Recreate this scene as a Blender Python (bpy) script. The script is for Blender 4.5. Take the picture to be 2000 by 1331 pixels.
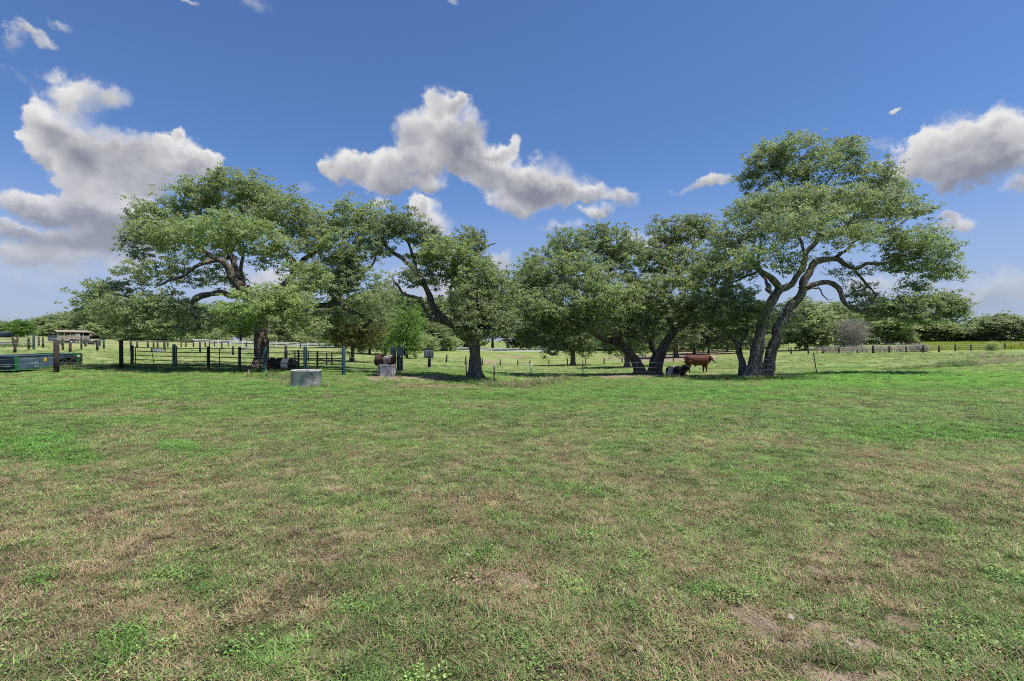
import bpy, bmesh, math, random
import numpy as np
from mathutils import Vector, Matrix

for _o in list(bpy.data.objects):
    bpy.data.objects.remove(_o, do_unlink=True)
SC = bpy.context.scene
COL = SC.collection
R = math.radians

# ------------------------------------------------------------------ camera
CAM_Z = 1.7
FPX = 1000.0                       # focal length in pixels of the 2000 px wide photograph
cam_data = bpy.data.cameras.new('camera')
cam_data.lens = 18.0
cam_data.sensor_width = 36.0
cam_data.clip_start = 0.05
cam_data.clip_end = 8000.0
cam = bpy.data.objects.new('camera', cam_data)
cam.location = (0.0, 0.0, CAM_Z)
cam.rotation_euler = (R(90), 0, 0)
COL.objects.link(cam)
SC.camera = cam

# ------------------------------------------------------------------ render
SC.render.engine = 'CYCLES'
SC.view_settings.view_transform = 'Standard'
SC.view_settings.look = 'None'
SC.view_settings.exposure = 0.60
SC.view_settings.gamma = 1.0
SC.view_settings.use_curve_mapping = False
SC.cycles.use_denoising = False
SC.cycles.max_bounces = 6
SC.cycles.diffuse_bounces = 4
SC.cycles.glossy_bounces = 2
SC.cycles.transmission_bounces = 3
SC.cycles.transparent_max_bounces = 4
SC.cycles.sample_clamp_indirect = 4.0
SC.cycles.filter_width = 1.0
SC.cycles.adaptive_threshold = 0.015

# ------------------------------------------------------------------ sun and sky
SUN_EL = 69.0
SUN_AZ = 114.0                     # degrees clockwise from +Y (the way the camera looks); sun stands very high, a little behind and to the right of the camera
sun_dir = Vector((math.sin(R(SUN_AZ)) * math.cos(R(SUN_EL)), math.cos(R(SUN_AZ)) * math.cos(R(SUN_EL)), math.sin(R(SUN_EL))))
sun_data = bpy.data.lights.new('sun', 'SUN')
sun_data.energy = 4.6
sun_data.angle = R(0.53)
sun_data.color = (1.0, 0.945, 0.84)
sun = bpy.data.objects.new('sun', sun_data)
sun.rotation_euler = sun_dir.to_track_quat('Z', 'Y').to_euler()
sun.location = (0, 0, 60)
COL.objects.link(sun)

world = bpy.data.worlds.new('World')
SC.world = world
world.use_nodes = True
WN, WL = world.node_tree.nodes, world.node_tree.links
WN.clear()


class NG:
    """small helper that writes node graphs"""
    def __init__(self, tree):
        self.t = tree; self.n = tree.nodes; self.l = tree.links

    def put(self, sock, v):
        if v is None:
            return
        if isinstance(v, bpy.types.NodeSocket):
            self.l.new(v, sock)
        else:
            try:
                sock.default_value = v
            except Exception:
                sock.default_value = tuple(v) + (1.0,)

    def node(self, kind, **kw):
        n = self.n.new(kind)
        for k, v in kw.items():
            setattr(n, k, v)
        return n

    def m(self, op, a, b=None, c=None, clamp=False):
        n = self.n.new('ShaderNodeMath'); n.operation = op; n.use_clamp = clamp
        for i, v in enumerate((a, b, c)):
            self.put(n.inputs[i], v)
        return n.outputs[0]

    def v(self, op, a, b=None, c=None, scale=None):
        n = self.n.new('ShaderNodeVectorMath'); n.operation = op
        for i, v in enumerate((a, b, c)):
            self.put(n.inputs[i], v)
        if scale is not None:
            self.put(n.inputs['Scale'], scale)
        return n.outputs['Value'] if op in ('DOT_PRODUCT', 'LENGTH', 'DISTANCE') else n.outputs[0]

    def xyz(self, x, y, z):
        n = self.n.new('ShaderNodeCombineXYZ')
        for i, v in enumerate((x, y, z)):
            self.put(n.inputs[i], v)
        return n.outputs[0]

    def sep(self, a):
        n = self.n.new('ShaderNodeSeparateXYZ'); self.put(n.inputs[0], a)
        return n.outputs

    def noise(self, vec, scale, detail=2.0, rough=0.5, lac=2.0, dist=0.0, kind=None, dim='3D'):
        n = self.n.new('ShaderNodeTexNoise'); n.noise_dimensions = dim
        if kind:
            n.noise_type = kind
        if vec is not None:
            self.put(n.inputs['Vector'], vec)
        n.inputs['Scale'].default_value = scale; n.inputs['Detail'].default_value = detail
        n.inputs['Roughness'].default_value = rough; n.inputs['Lacunarity'].default_value = lac
        n.inputs['Distortion'].default_value = dist
        return n.outputs[0], n.outputs[1]

    def ramp(self, a, x0, x1, y0=0.0, y1=1.0, smooth=True):
        n = self.n.new('ShaderNodeMapRange')
        n.interpolation_type = 'SMOOTHSTEP' if smooth else 'LINEAR'
        self.put(n.inputs[0], a)
        for i, v in enumerate((x0, x1, y0, y1)):
            self.put(n.inputs[1 + i], v)
        return n.outputs[0]

    def mix(self, f, a, b, blend='MIX'):
        n = self.n.new('ShaderNodeMix'); n.data_type = 'RGBA'; n.blend_type = blend
        self.put(n.inputs[0], f); self.put(n.inputs[6], a); self.put(n.inputs[7], b)
        return n.outputs[2]


def az_el(px, py):
    """direction of a place in the sky: compass angle and height above the horizon, in radians"""
    x = (px - 1000.0) / FPX; z = (665.5 - py) / FPX
    return math.atan(x), math.atan2(z, math.hypot(1.0, x))


# clouds seen in the sky: centre and half size, listed by where they stand above the pasture
CLOUDS = [
    # tall cumulus on the left
    (120, 168, 48, 26, .6), (198, 184, 50, 24, .7), (150, 200, 70, 26, .7), (75, 238, 38, 40), (60, 285, 28, 30), (140, 262, 62, 48), (205, 285, 60, 46),
    (275, 292, 60, 36), (345, 300, 56, 38), (392, 316, 32, 24), (345, 260, 12, 16, .8), (300, 340, 100, 40), (160, 325, 76, 44),
    (52, 392, 84, 30), (150, 372, 66, 36), (245, 360, 62, 40), (205, 415, 120, 40), (110, 465, 130, 30), (240, 470, 110, 38), (15, 445, 50, 18, .7), (80, 500, 150, 20, .8),
    # cumulus in the middle
    (858, 192, 32, 30), (894, 196, 18, 20), (835, 236, 52, 40), (893, 252, 52, 46), (798, 262, 34, 32), (880, 298, 70, 44), (928, 318, 70, 42), (975, 345, 74, 38), (1050, 352, 80, 40),
    (1105, 372, 76, 30), (1010, 398, 58, 26), (1160, 380, 50, 18), (1222, 388, 34, 18, .8), (1165, 412, 40, 11, .8), (998, 288, 18, 16, .8), (968, 300, 40, 11, .7),
    (675, 326, 48, 32), (628, 318, 14, 12, .6), (735, 330, 48, 36), (795, 322, 54, 40), (832, 368, 36, 22, .8), (765, 362, 52, 20),
    # small ones low in the middle
    (835, 432, 34, 34), (866, 455, 30, 32), (812, 412, 20, 18), (735, 395, 24, 12, .6), (1382, 358, 38, 15, .8), (1340, 374, 26, 8, .5), (1100, 442, 42, 12, .6), (975, 520, 26, 26),
    # bank on the right
    (1868, 272, 98, 52), (1945, 270, 78, 54), (1800, 300, 74, 44), (1775, 335, 62, 24, .8), (1900, 328, 115, 32), (2060, 280, 120, 66), (1990, 362, 42, 16, .7),
    (1874, 440, 32, 22, .7), (1838, 428, 28, 18, .6), (1985, 570, 100, 44, .6), (1890, 590, 60, 24, .5), (1710, 545, 60, 36, .6), (1715, 275, 24, 10, .35),
    # wisps along the top
    (104, 34, 34, 24, .5), (70, 72, 44, 15, .42), (16, 86, 28, 28, .48), (498, 6, 44, 20, .45), (330, 2, 60, 11, .45), (890, 6, 32, 11, .42), (1743, 222, 12, 7, .5), (600, 368, 30, 14, .35), (20, 150, 40, 14, .3), (40, 50, 26, 14, .4),
    # pale banks low behind the oaks
    (1770, 570, 120, 48, .75), (520, 555, 130, 56, .7), (870, 565, 130, 60, .7), (1280, 480, 130, 40, .6), (110, 560, 170, 40, .5), (150, 515, 190, 34, .6), (1930, 585, 130, 50, .6),
]


DEEP = [(190, 455, 220, 60, 0.45), (130, 285, 50, 50, 0.2), (300, 338, 110, 26, 0.22), (905, 285, 60, 60, 0.25), (960, 330, 50, 34, 0.2), (1880, 335, 150, 36, 0.34), (1060, 378, 80, 26, 0.16), (790, 362, 80, 26, 0.16)]


def build_sky():
    g = NG(world.node_tree)
    out = g.node('ShaderNodeOutputWorld')
    tc = g.node('ShaderNodeTexCoord')
    D = g.v('NORMALIZE', tc.outputs['Generated'])
    sx, sy, sz = g.sep(D)
    sky = g.node('ShaderNodeTexSky')
    sky.sky_type = 'NISHITA'
    sky.sun_disc = False
    sky.sun_elevation = R(SUN_EL)
    sky.sun_rotation = R(SUN_AZ)
    sky.altitude = 100.0
    sky.air_density = 1.0
    sky.dust_density = 0.6
    sky.ozone_density = 3.0
    az = g.m('ARCTAN2', sx, sy)
    el = g.m('ARCSINE', sz)
    p0 = g.xyz(az, el, 0.0)
    # billowing edges: warp the place that is looked up by noise
    n1, c1 = g.noise(D, 9.0, 3.0, 0.55)
    n2, c2 = g.noise(D, 38.0, 5.0, 0.62)
    w1 = g.v('SCALE', g.v('SUBTRACT', c1, (0.5, 0.5, 0.5)), scale=0.070)
    w2 = g.v('SCALE', g.v('SUBTRACT', c2, (0.5, 0.5, 0.5)), scale=0.042)
    p = g.v('ADD', g.v('ADD', p0, w1), w2)
    px_, py_, _ = g.sep(p)
    p = g.xyz(px_, py_, 0.0)
    total = None
    for blob in CLOUDS:
        (cx, cy, rx, ry) = blob[:4]
        thin = blob[4] if len(blob) > 4 else 1.0
        a, e = az_el(cx, cy)
        a2, _ = az_el(cx + rx, cy); _, e2 = az_el(cx, cy - ry)
        ra = max(0.004, a2 - a) * 1.45; re = max(0.003, e2 - e) * 1.45
        q = g.v('MULTIPLY_ADD', p, (1 / ra, 1 / re, 0.0), (-a / ra, -e / re, 1.0))
        w = g.m('MAXIMUM', g.m('SUBTRACT', 2.0, g.v('DOT_PRODUCT', q, q)), 0.0)
        w2_ = g.m('MULTIPLY', w, w) if thin == 1.0 else g.m('MULTIPLY', g.m('MULTIPLY', w, w), thin)
        t = g.v('SCALE', q, scale=w2_)
        total = t if total is None else g.v('ADD', total, t)
    lx, ly, dens = g.sep(total)
    low = g.ramp(el, 0.0, 0.10)
    dens = g.m('MULTIPLY', dens, low)
    n3, _ = g.noise(D, 70.0, 4.0, 0.6)
    edge = g.m('MULTIPLY_ADD', g.m('SUBTRACT', n2, 0.5), 0.75, dens)
    edge = g.m('MULTIPLY_ADD', g.m('SUBTRACT', n3, 0.5), 0.35, edge)
    # some flanks are torn and thin, others firm
    tear = g.ramp(n1, 0.40, 0.62)
    alpha = g.m('MULTIPLY', g.ramp(edge, g.m('MULTIPLY_ADD', tear, -0.06, 0.10), g.m('MULTIPLY_ADD', tear, 0.65, 0.60)), g.ramp(dens, 0.0, 0.10))
    # each puff is bright on its upper side and grey below, and greyer where the cloud is thick
    up = g.m('DIVIDE', ly, g.m('MAXIMUM', dens, 0.12))
    off = g.v('ADD', D, (-0.006, 0.0, 0.016))
    b1, _ = g.noise(off, 38.0, 3.0, 0.55)
    b0, _ = g.noise(D, 38.0, 3.0, 0.55)
    off2 = g.v('ADD', D, (-0.015, 0.0, 0.05))
    e1, _ = g.noise(off2, 12.0, 1.0, 0.5)
    e0, _ = g.noise(D, 12.0, 1.0, 0.5)
    relief = g.m('ADD', g.m('MULTIPLY', g.m('SUBTRACT', b0, b1), 0.45), g.m('MULTIPLY', g.m('SUBTRACT', e0, e1), 0.55))
    light = g.m('MULTIPLY_ADD', up, 0.80, 0.58)
    light = g.m('ADD', light, relief)
    thick = g.ramp(dens, 0.5, 2.0)
    light = g.m('SUBTRACT', light, g.m('MULTIPLY', thick, 0.26))
    light = g.m('ADD', light, g.ramp(edge, 0.20, 0.75, 0.20, 0.0))
    # deep undersides of the big clouds
    for (cx, cy, rx, ry, k) in DEEP:
        a, e = az_el(cx, cy)
        a2, _ = az_el(cx + rx, cy); _, e2 = az_el(cx, cy - ry)
        q = g.v('MULTIPLY_ADD', p, (1 / (a2 - a), 1 / (e2 - e), 0.0), (-a / (a2 - a), -e / (e2 - e), 0.0))
        light = g.m('SUBTRACT', light, g.m('MULTIPLY', g.m('MAXIMUM', g.m('SUBTRACT', 1.0, g.v('DOT_PRODUCT', q, q)), 0.0), k))
    light = g.ramp(light, 0.0, 1.0, 0.0, 1.0, False)
    ccol = g.mix(light, (0.160, 0.170, 0.208), (0.545, 0.54, 0.54))
    # low haze whitens the sky towards the horizon
    skyc = g.v('MULTIPLY', sky.outputs[0], tuple(SKY_STRENGTH * k for k in SKY_TINT))
    haze = g.ramp(el, -0.02, 0.32, 1.0, 0.0)
    skyc = g.mix(g.m('MULTIPLY', haze, 0.75), skyc, (0.275, 0.305, 0.425))
    ccol = g.mix(g.m('MULTIPLY', haze, 0.6), ccol, (0.30, 0.335, 0.44))
    final = g.mix(alpha, skyc, ccol)
    bg = g.node('ShaderNodeBackground')
    g.put(bg.inputs[0], final)
    # the rest of the sky goes on with the same kind of scattered cumulus
    nb, _ = g.noise(g.v('MULTIPLY', D, (1.0, 1.0, 1.6)), 3.2, 4.0, 0.55)
    alpha_b = g.m('MULTIPLY', g.ramp(nb, 0.55, 0.68), low)
    ccol_b = g.mix(g.ramp(nb, 0.58, 0.75), (0.45, 0.45, 0.47), (0.21, 0.23, 0.28))
    bg2 = g.node('ShaderNodeBackground')
    g.put(bg2.inputs[0], g.mix(alpha_b, skyc, ccol_b))
    away = g.m('MAXIMUM', g.ramp(g.m('ABSOLUTE', az), 0.86, 1.0), g.ramp(el, 0.66, 0.80))
    away = g.m('MAXIMUM', away, g.ramp(el, 0.0, -0.02))
    ms = g.node('ShaderNodeMixShader')
    g.put(ms.inputs[0], away)
    g.l.new(bg.outputs[0], ms.inputs[1]); g.l.new(bg2.outputs[0], ms.inputs[2])
    g.l.new(ms.outputs[0], out.inputs[0])


SKY_STRENGTH = 0.081
SKY_TINT = (0.66, 0.84, 1.12)
build_sky()
world.cycles.sampling_method = 'MANUAL'
world.cycles.sample_map_resolution = 512

# ------------------------------------------------------------------ helpers
def look(o, label=None, cat=None, group=None, kind=None):
    if label: o['label'] = label
    if cat: o['category'] = cat
    if group: o['group'] = group
    if kind: o['kind'] = kind
    return o


def empty(name, loc=(0, 0, 0), rz=0.0):
    o = bpy.data.objects.new(name, None)
    o.empty_display_size = 0.2
    o.location = loc; o.rotation_euler = (0, 0, rz)
    COL.objects.link(o)
    return o


def link(name, me, mat=None, parent=None, loc=None, rot=None):
    o = bpy.data.objects.new(name, me)
    if mat is not None and len(me.materials) == 0:
        for m_ in (mat if isinstance(mat, (list, tuple)) else [mat]):
            me.materials.append(m_)
    COL.objects.link(o)
    if parent is not None: o.parent = parent
    if loc is not None: o.location = loc
    if rot is not None: o.rotation_euler = rot
    return o


def quick_mesh(name, verts, faces, smooth=False):
    """mesh from numpy arrays; faces (n,3) or (n,4)"""
    me = bpy.data.meshes.new(name)
    verts = np.asarray(verts, np.float32); faces = np.asarray(faces, np.int32)
    k = faces.shape[1]
    me.vertices.add(len(verts)); me.vertices.foreach_set('co', verts.ravel())
    me.loops.add(faces.size); me.loops.foreach_set('vertex_index', faces.ravel())
    me.polygons.add(len(faces))
    me.polygons.foreach_set('loop_start', np.arange(0, faces.size, k, dtype=np.int32))
    if smooth:
        me.polygons.foreach_set('use_smooth', np.ones(len(faces), bool))
    me.update(calc_edges=True)
    return me


def add_attr(me, name, arr, domain='POINT', kind='FLOAT'):
    at = me.attributes.new(name, kind, domain)
    at.data.foreach_set('value' if kind == 'FLOAT' else 'vector', np.asarray(arr, np.float32).ravel())


def W(px, py, d):
    """the place d metres ahead of the camera that the photograph shows at (px, py)"""
    return Vector(((px - 1000.0) / FPX * d, d, CAM_Z + (665.5 - py) / FPX * d))


def vnoise(x, y, seed=0):
    xi = np.floor(x).astype(np.int64); yi = np.floor(y).astype(np.int64)
    fx = x - xi; fy = y - yi
    fx = fx * fx * (3 - 2 * fx); fy = fy * fy * (3 - 2 * fy)

    def h(a, b):
        n = (a * 374761393 + b * 668265263 + seed * 1442695041) & 0x7fffffff
        n = ((n ^ (n >> 13)) * 1274126177) & 0x7fffffff
        return ((n ^ (n >> 16)) & 0xffff) / 65535.0
    return (h(xi, yi) * (1 - fx) + h(xi + 1, yi) * fx) * (1 - fy) + (h(xi, yi + 1) * (1 - fx) + h(xi + 1, yi + 1) * fx) * fy


def fbm(x, y, s, oct=3, seed=0):
    t = 0.0; a = 0.5; n = 0.0
    for i in range(oct):
        t = t + a * vnoise(x * s, y * s, seed + 17 * i); n += a
        s *= 2.1; a *= 0.55
    return t / n


def sstep(x, a, b):
    t = np.clip((x - a) / (b - a), 0, 1)
    return t * t * (3 - 2 * t)


# ------------------------------------------------------------------ terrain
# places where the lie of the land can be read: photograph x, y and distance in metres
LAND = [
    (598, 757, 18.5), (110, 728, 26), (237, 720, 29.7), (258, 716, 31.4), (518, 728, 26.3), (671, 733, 24.3), (510, 719, 31),
    (752, 734, 24.2), (785, 725, 27.8), (838, 720, 31), (928, 739, 25.6), (965, 750, 24.0), (1037, 738, 29), (1138, 732, 31.5), (1248, 730, 33), (1290, 730, 33),
    (1475, 737, 29.0), (1597, 731, 29.0), (1365, 728, 41.5), (1322, 737, 33), (1010, 764, 19), (1400, 757, 20), (1700, 757, 19.5), (1900, 745, 22), (300, 757, 18.5), (0, 745, 21.5),
    (1000, 730, 45), (1000, 722, 70), (1000, 712, 108), (1000, 690, 150), (1000, 682, 190), (1120, 714, 92), (1225, 719, 74), (1330, 705, 85), (1400, 697, 105), (1200, 690, 150),
    (870, 708, 70), (800, 700, 75), (840, 690, 110), (685, 707, 50), (685, 688, 90), (700, 680, 150),
    (190, 686, 67), (55, 684, 70), (455, 694, 58), (390, 688, 68), (320, 686, 70), (110, 668, 88), (40, 660, 125), (480, 683, 92), (450, 674, 145), (250, 668, 130), (100, 654, 170), (600, 680, 140),
    (1600, 691, 78), (1700, 690, 80), (1800, 688, 82), (1980, 683, 86), (1550, 712, 48), (1850, 700, 52), (1950, 712, 38), (1500, 693, 100), (1550, 674, 160), (1750, 673, 170), (1950, 672, 170), (1400, 684, 160),
]


def _warp(x, y):
    d = np.hypot(x, y)
    az = np.clip(np.arctan2(x, np.maximum(y, 1e-3)), -1.0, 1.0)
    return 2.2 * az, 1.6 * np.log(np.maximum(d, 1.0) + 4.0)


def _fit():
    P = [W(*q) for q in LAND]
    for dd in (2, 5, 9, 13):
        for a in (-0.9, -0.6, -0.3, 0.0, 0.3, 0.6, 0.9):
            P.append(Vector((dd * math.sin(a), dd * math.cos(a), 0.0)))
    for a in (-1.0, -0.5, 0.0, 0.5, 1.0):
        P.append(Vector((600 * math.sin(a), 600 * math.cos(a), 0.4)))
    A = np.array([[p.x, p.y, p.z] for p in P])
    u, v = _warp(A[:, 0], A[:, 1])
    n = len(A)
    r = np.hypot(u[:, None] - u[None], v[:, None] - v[None])
    K = r + 0.0
    K[np.arange(n), np.arange(n)] -= 0.02
    M = np.zeros((n + 3, n + 3)); M[:n, :n] = K
    M[:n, n] = 1; M[:n, n + 1] = u; M[:n, n + 2] = v
    M[n, :n] = 1; M[n + 1, :n] = u; M[n + 2, :n] = v
    s = np.linalg.solve(M, np.concatenate([A[:, 2], [0, 0, 0]]))
    return u, v, s


_LU, _LV, _LS = _fit()


def height(x, y):
    x = np.asarray(x, float); y = np.asarray(y, float)
    sh = x.shape
    x = x.ravel(); y = y.ravel()
    u, v = _warp(x, y)
    z = np.empty(len(x))
    n = len(_LU)
    for i in range(0, len(x), 20000):
        uu = u[i:i + 20000]; vv = v[i:i + 20000]
        r = np.hypot(uu[:, None] - _LU[None], vv[:, None] - _LV[None])
        z[i:i + 20000] = r @ _LS[:n] + _LS[n] + _LS[n + 1] * uu + _LS[n + 2] * vv
    d = np.hypot(x, y)
    fade = sstep(y, -6, 6)
    z = z * fade
    z += (fbm(x, y, 0.35, 3, 5) - 0.5) * 0.10 * sstep(d, 3, 12)
    return z.reshape(sh)


def gz(x, y):
    return float(height(np.array([x]), np.array([y]))[0])


def hit(px, py, lo=3.0, hi=400.0):
    """the place on the ground that the photograph shows at (px, py)"""
    d = np.exp(np.linspace(math.log(lo), math.log(hi), 1500))
    x = (px - 1000.0) / FPX * d
    z = height(x, d)
    yy = 665.5 + FPX * (CAM_Z - z) / d
    k = np.nonzero(yy <= py)[0]
    i = int(k[0]) if len(k) else len(d) - 1
    return Vector((float(x[i]), float(d[i]), float(z[i])))


def on_ground(px, d):
    x = (px - 1000.0) / FPX * d
    return Vector((x, d, gz(x, d)))


def to_px(x, y, z):
    y = np.maximum(y, 0.2)
    return 1000.0 + FPX * x / y, 665.5 + FPX * (CAM_Z - z) / y


# wear of the pasture: bare soil, dry thatch, lush strips (centre px, py, half sizes in px, strength)
BARE = [(755, 738, 60, 5, 0.8), (840, 739, 80, 5, 0.9), (1230, 734, 130, 4.5, 1.0), (1390, 728, 90, 8, 0.4), (1290, 700, 110, 7, 1.0), (1370, 690, 70, 5, 1.0), (1530, 731, 60, 6, 0.5),
        (955, 709, 40, 5, 0.7), (1000, 697, 60, 3, 0.6), (480, 722, 60, 4, 0.6), (1225, 1150, 40, 26, 0.55), (1545, 1200, 60, 22, 0.6), (1250, 1270, 26, 20, 0.7), (1680, 1260, 150, 80, 0.7), (1450, 1240, 130, 60, 0.55), (1300, 1170, 70, 34, 0.5), (1350, 1190, 40, 40, 0.5),
        (915, 1087, 14, 7, 0.7), (1660, 1135, 26, 30, 0.5), (1460, 1215, 60, 30, 0.35)]
DRY = [(200, 805, 150, 9, 0.55), (360, 790, 90, 6, 0.5), (860, 755, 90, 7, 0.7), (930, 790, 90, 9, 0.45), (1330, 795, 120, 10, 0.35), (1620, 790, 140, 8, 0.35), (1010, 752, 60, 6, 0.6)]
LUSH = [(90, 880, 120, 28, 0.7), (350, 870, 60, 14, 0.6), (300, 760, 300, 14, 0.5), (1800, 740, 300, 25, 0.9), (1850, 850, 250, 14, 0.7), (1300, 770, 300, 14, 0.5), (260, 1270, 70, 40, 0.55), (560, 1290, 90, 50, 0.4), (900, 1080, 90, 45, 0.3),
        (1500, 930, 90, 20, 0.3), (70, 1140, 30, 20, 0.6), (400, 1150, 50, 25, 0.5)]


def wear(x, y, z):
    """bare, dry, lush in 0..1 for places on the ground"""
    px, py = to_px(x, y, z)
    vis = (y > 1.0)
    wx = (fbm(x, y, 1.1, 3, 31) - 0.5); wy = (fbm(x, y, 1.1, 3, 47) - 0.5)

    def blobs(L):
        t = np.zeros_like(x)
        for (cx, cy, rx, ry, s) in L:
            r = np.hypot((px - cx) / rx + wx * 1.6, (py - cy) / ry + wy * 1.6)
            t = np.maximum(t, s * (1 - sstep(r, 0.55, 1.25)))
        return t * vis
    bare = blobs(BARE); lush = blobs(LUSH); dryb = blobs(DRY)
    d = np.hypot(x, y)
    near = 1 - sstep(d, 7.0, 14.5)
    n1 = fbm(x, y, 0.28, 3, 3); n2 = fbm(x, y, 1.3, 3, 9); n3 = fbm(x, y, 4.0, 2, 23)
    dry = 0.10 + 0.48 * near + (n1 - 0.5) * 0.6 + (n2 - 0.5) * 0.8 + (n3 - 0.5) * (0.4 + 0.5 * near)
    dry = np.maximum(dry - 0.65 * lush, 0.9 * dryb)
    dry = np.where(d > 38, 0.22 + (n1 - 0.5) * 0.5, dry)
    dry = np.maximum(dry, dryb)
    bare2 = sstep(n2 * 0.45 + n3 * 0.55, 0.60, 0.80) * near * 0.55
    bare = np.maximum(bare * (np.where(d < 14, sstep(fbm(x, y, 5.5, 3, 29), 0.34, 0.56), 0.55 + 0.9 * n3)), bare2)
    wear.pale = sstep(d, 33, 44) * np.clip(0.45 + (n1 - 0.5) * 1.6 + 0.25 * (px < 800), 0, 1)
    return np.clip(bare, 0, 1), np.clip(dry, 0, 1), np.clip(lush + 0.5 * (1 - near) * sstep(n1, 0.45, 0.6), 0, 1)


# ------------------------------------------------------------------ materials
def new_mat(name):
    m_ = bpy.data.materials.new(name); m_.use_nodes = True
    m_.node_tree.nodes.clear()
    return m_, NG(m_.node_tree)


def simple_mat(name, col, rough=0.8, metal=0.0, var=0.25, scale=6.0, col2=None, bump=0.0, spec=0.3, f0=0.35, f1=0.65):
    """plain procedural surface: two tones broken up by noise, with a little relief"""
    m_, g = new_mat(name)
    out = g.node('ShaderNodeOutputMaterial'); b = g.node('ShaderNodeBsdfPrincipled')
    tc = g.node('ShaderNodeTexCoord')
    n, _ = g.noise(tc.outputs['Object'], scale, 5.0, 0.62)
    c2 = col2 if col2 else tuple(k * (1 - var) for k in col)
    g.put(b.inputs['Base Color'], g.mix(g.ramp(n, f0, f1), col, c2))
    g.put(b.inputs['Roughness'], g.ramp(n, 0.2, 0.8, rough - 0.08, min(1.0, rough + 0.08)))
    b.inputs['Metallic'].default_value = metal
    b.inputs['Specular IOR Level'].default_value = spec
    if bump:
        bp = g.node('ShaderNodeBump'); bp.inputs['Strength'].default_value = bump; bp.inputs['Distance'].default_value = 0.02
        n2, _ = g.noise(tc.outputs['Object'], scale * 5, 4.0, 0.6)
        g.put(bp.inputs['Height'], n2); g.l.new(bp.outputs[0], b.inputs['Normal'])
    g.l.new(b.outputs[0], out.inputs[0])
    return m_


def ground_mat():
    m_, g = new_mat('pasture_ground')
    out = g.node('ShaderNodeOutputMaterial'); b = g.node('ShaderNodeBsdfPrincipled')
    pos = g.node('ShaderNodeNewGeometry').outputs['Position']
    def at(n):
        a = g.node('ShaderNodeAttribute'); a.attribute_name = n; return a.outputs['Fac']
    dry, bare, lush = at('dry'), at('bare'), at('lush')
    f1, _ = g.noise(pos, 26.0, 4.0, 0.7)
    f2, _ = g.noise(g.v('MULTIPLY', pos, (1.0, 0.35, 1.0)), 5.0, 5.0, 0.65)
    f3, _ = g.noise(g.v('MULTIPLY', pos, (0.4, 0.12, 1.0)), 0.6, 4.0, 0.6)
    green = g.mix(g.ramp(f2, 0.35, 0.65), (0.055, 0.095, 0.016), (0.130, 0.200, 0.038))
    green = g.mix(g.m('MULTIPLY', g.ramp(f3, 0.4, 0.62), 0.7), green, (0.170, 0.210, 0.070))
    green = g.mix(g.m('MULTIPLY', lush, 0.6), green, (0.105, 0.220, 0.034))
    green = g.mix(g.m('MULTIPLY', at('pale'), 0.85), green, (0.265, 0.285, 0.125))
    straw = g.mix(g.ramp(f1, 0.38, 0.62), (0.060, 0.048, 0.028), (0.250, 0.200, 0.125))
    mixf = g.ramp(g.m('ADD', dry, g.m('MULTIPLY', g.m('SUBTRACT', f1, 0.5), 0.9)), 0.30, 0.75)
    grass = g.mix(mixf, green, straw)
    soil = g.mix(g.ramp(f2, 0.35, 0.65), (0.150, 0.110, 0.085), (0.285, 0.222, 0.175))
    soil = g.mix(g.ramp(f1, 0.50, 0.62), soil, (0.110, 0.080, 0.055))
    soil = g.mix(g.m('MULTIPLY', g.ramp(g.noise(pos, 70.0, 3.0, 0.7)[0], 0.5, 0.62), 0.8), soil, (0.36, 0.30, 0.20))
    # thatch and soil colour near by, darkened to hold the shade between blades
    dist = g.v('LENGTH', g.v('MULTIPLY', pos, (1.0, 1.0, 0.0)))
    thatch_shade = g.mix(g.ramp(f1, 0.4, 0.6), (0.030, 0.036, 0.014), (0.085, 0.080, 0.040))
    grass = g.mix(g.ramp(dist, 14.0, 30.0, 0.85, 0.0), grass, thatch_shade)
    bf = g.ramp(g.m('ADD', bare, g.m('MULTIPLY', g.m('SUBTRACT', f1, 0.5), 0.5)), 0.35, 0.6)
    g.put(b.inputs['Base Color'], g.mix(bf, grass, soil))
    b.inputs['Roughness'].default_value = 0.95
    b.inputs['Specular IOR Level'].default_value = 0.1
    bp = g.node('ShaderNodeBump'); bp.inputs['Strength'].default_value = 0.7; bp.inputs['Distance'].default_value = 0.05
    g.put(bp.inputs['Height'], g.m('ADD', f1, f2)); g.l.new(bp.outputs[0], b.inputs['Normal'])
    g.l.new(b.outputs[0], out.inputs[0])
    return m_


def build_ground():
    az = np.concatenate([np.linspace(-math.pi, -1.0, 40)[:-1], np.linspace(-1.0, 1.0, 300), np.linspace(1.0, math.pi, 40)[1:]])
    d = np.concatenate([[0.0], np.exp(np.linspace(math.log(0.6), math.log(220), 330)), np.exp(np.linspace(math.log(230), math.log(4000), 40))])
    A, Dm = np.meshgrid(az, d)
    x = Dm * np.sin(A); y = Dm * np.cos(A)
    z = height(x, y)
    n, m_ = A.shape
    v = np.stack([x.ravel(), y.ravel(), z.ravel()], 1)
    i = np.arange(n * m_).reshape(n, m_)
    f = np.stack([i[:-1, :-1].ravel(), i[:-1, 1:].ravel(), i[1:, 1:].ravel(), i[1:, :-1].ravel()], 1)[:, ::-1]
    me = quick_mesh('ground', v, f, True)
    ba, dr, lu = wear(v[:, 0], v[:, 1], v[:, 2])
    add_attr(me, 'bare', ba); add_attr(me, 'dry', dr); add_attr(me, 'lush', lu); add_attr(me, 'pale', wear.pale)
    return look(link('ground', me, ground_mat()), kind='structure')


ground = build_ground()


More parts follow.
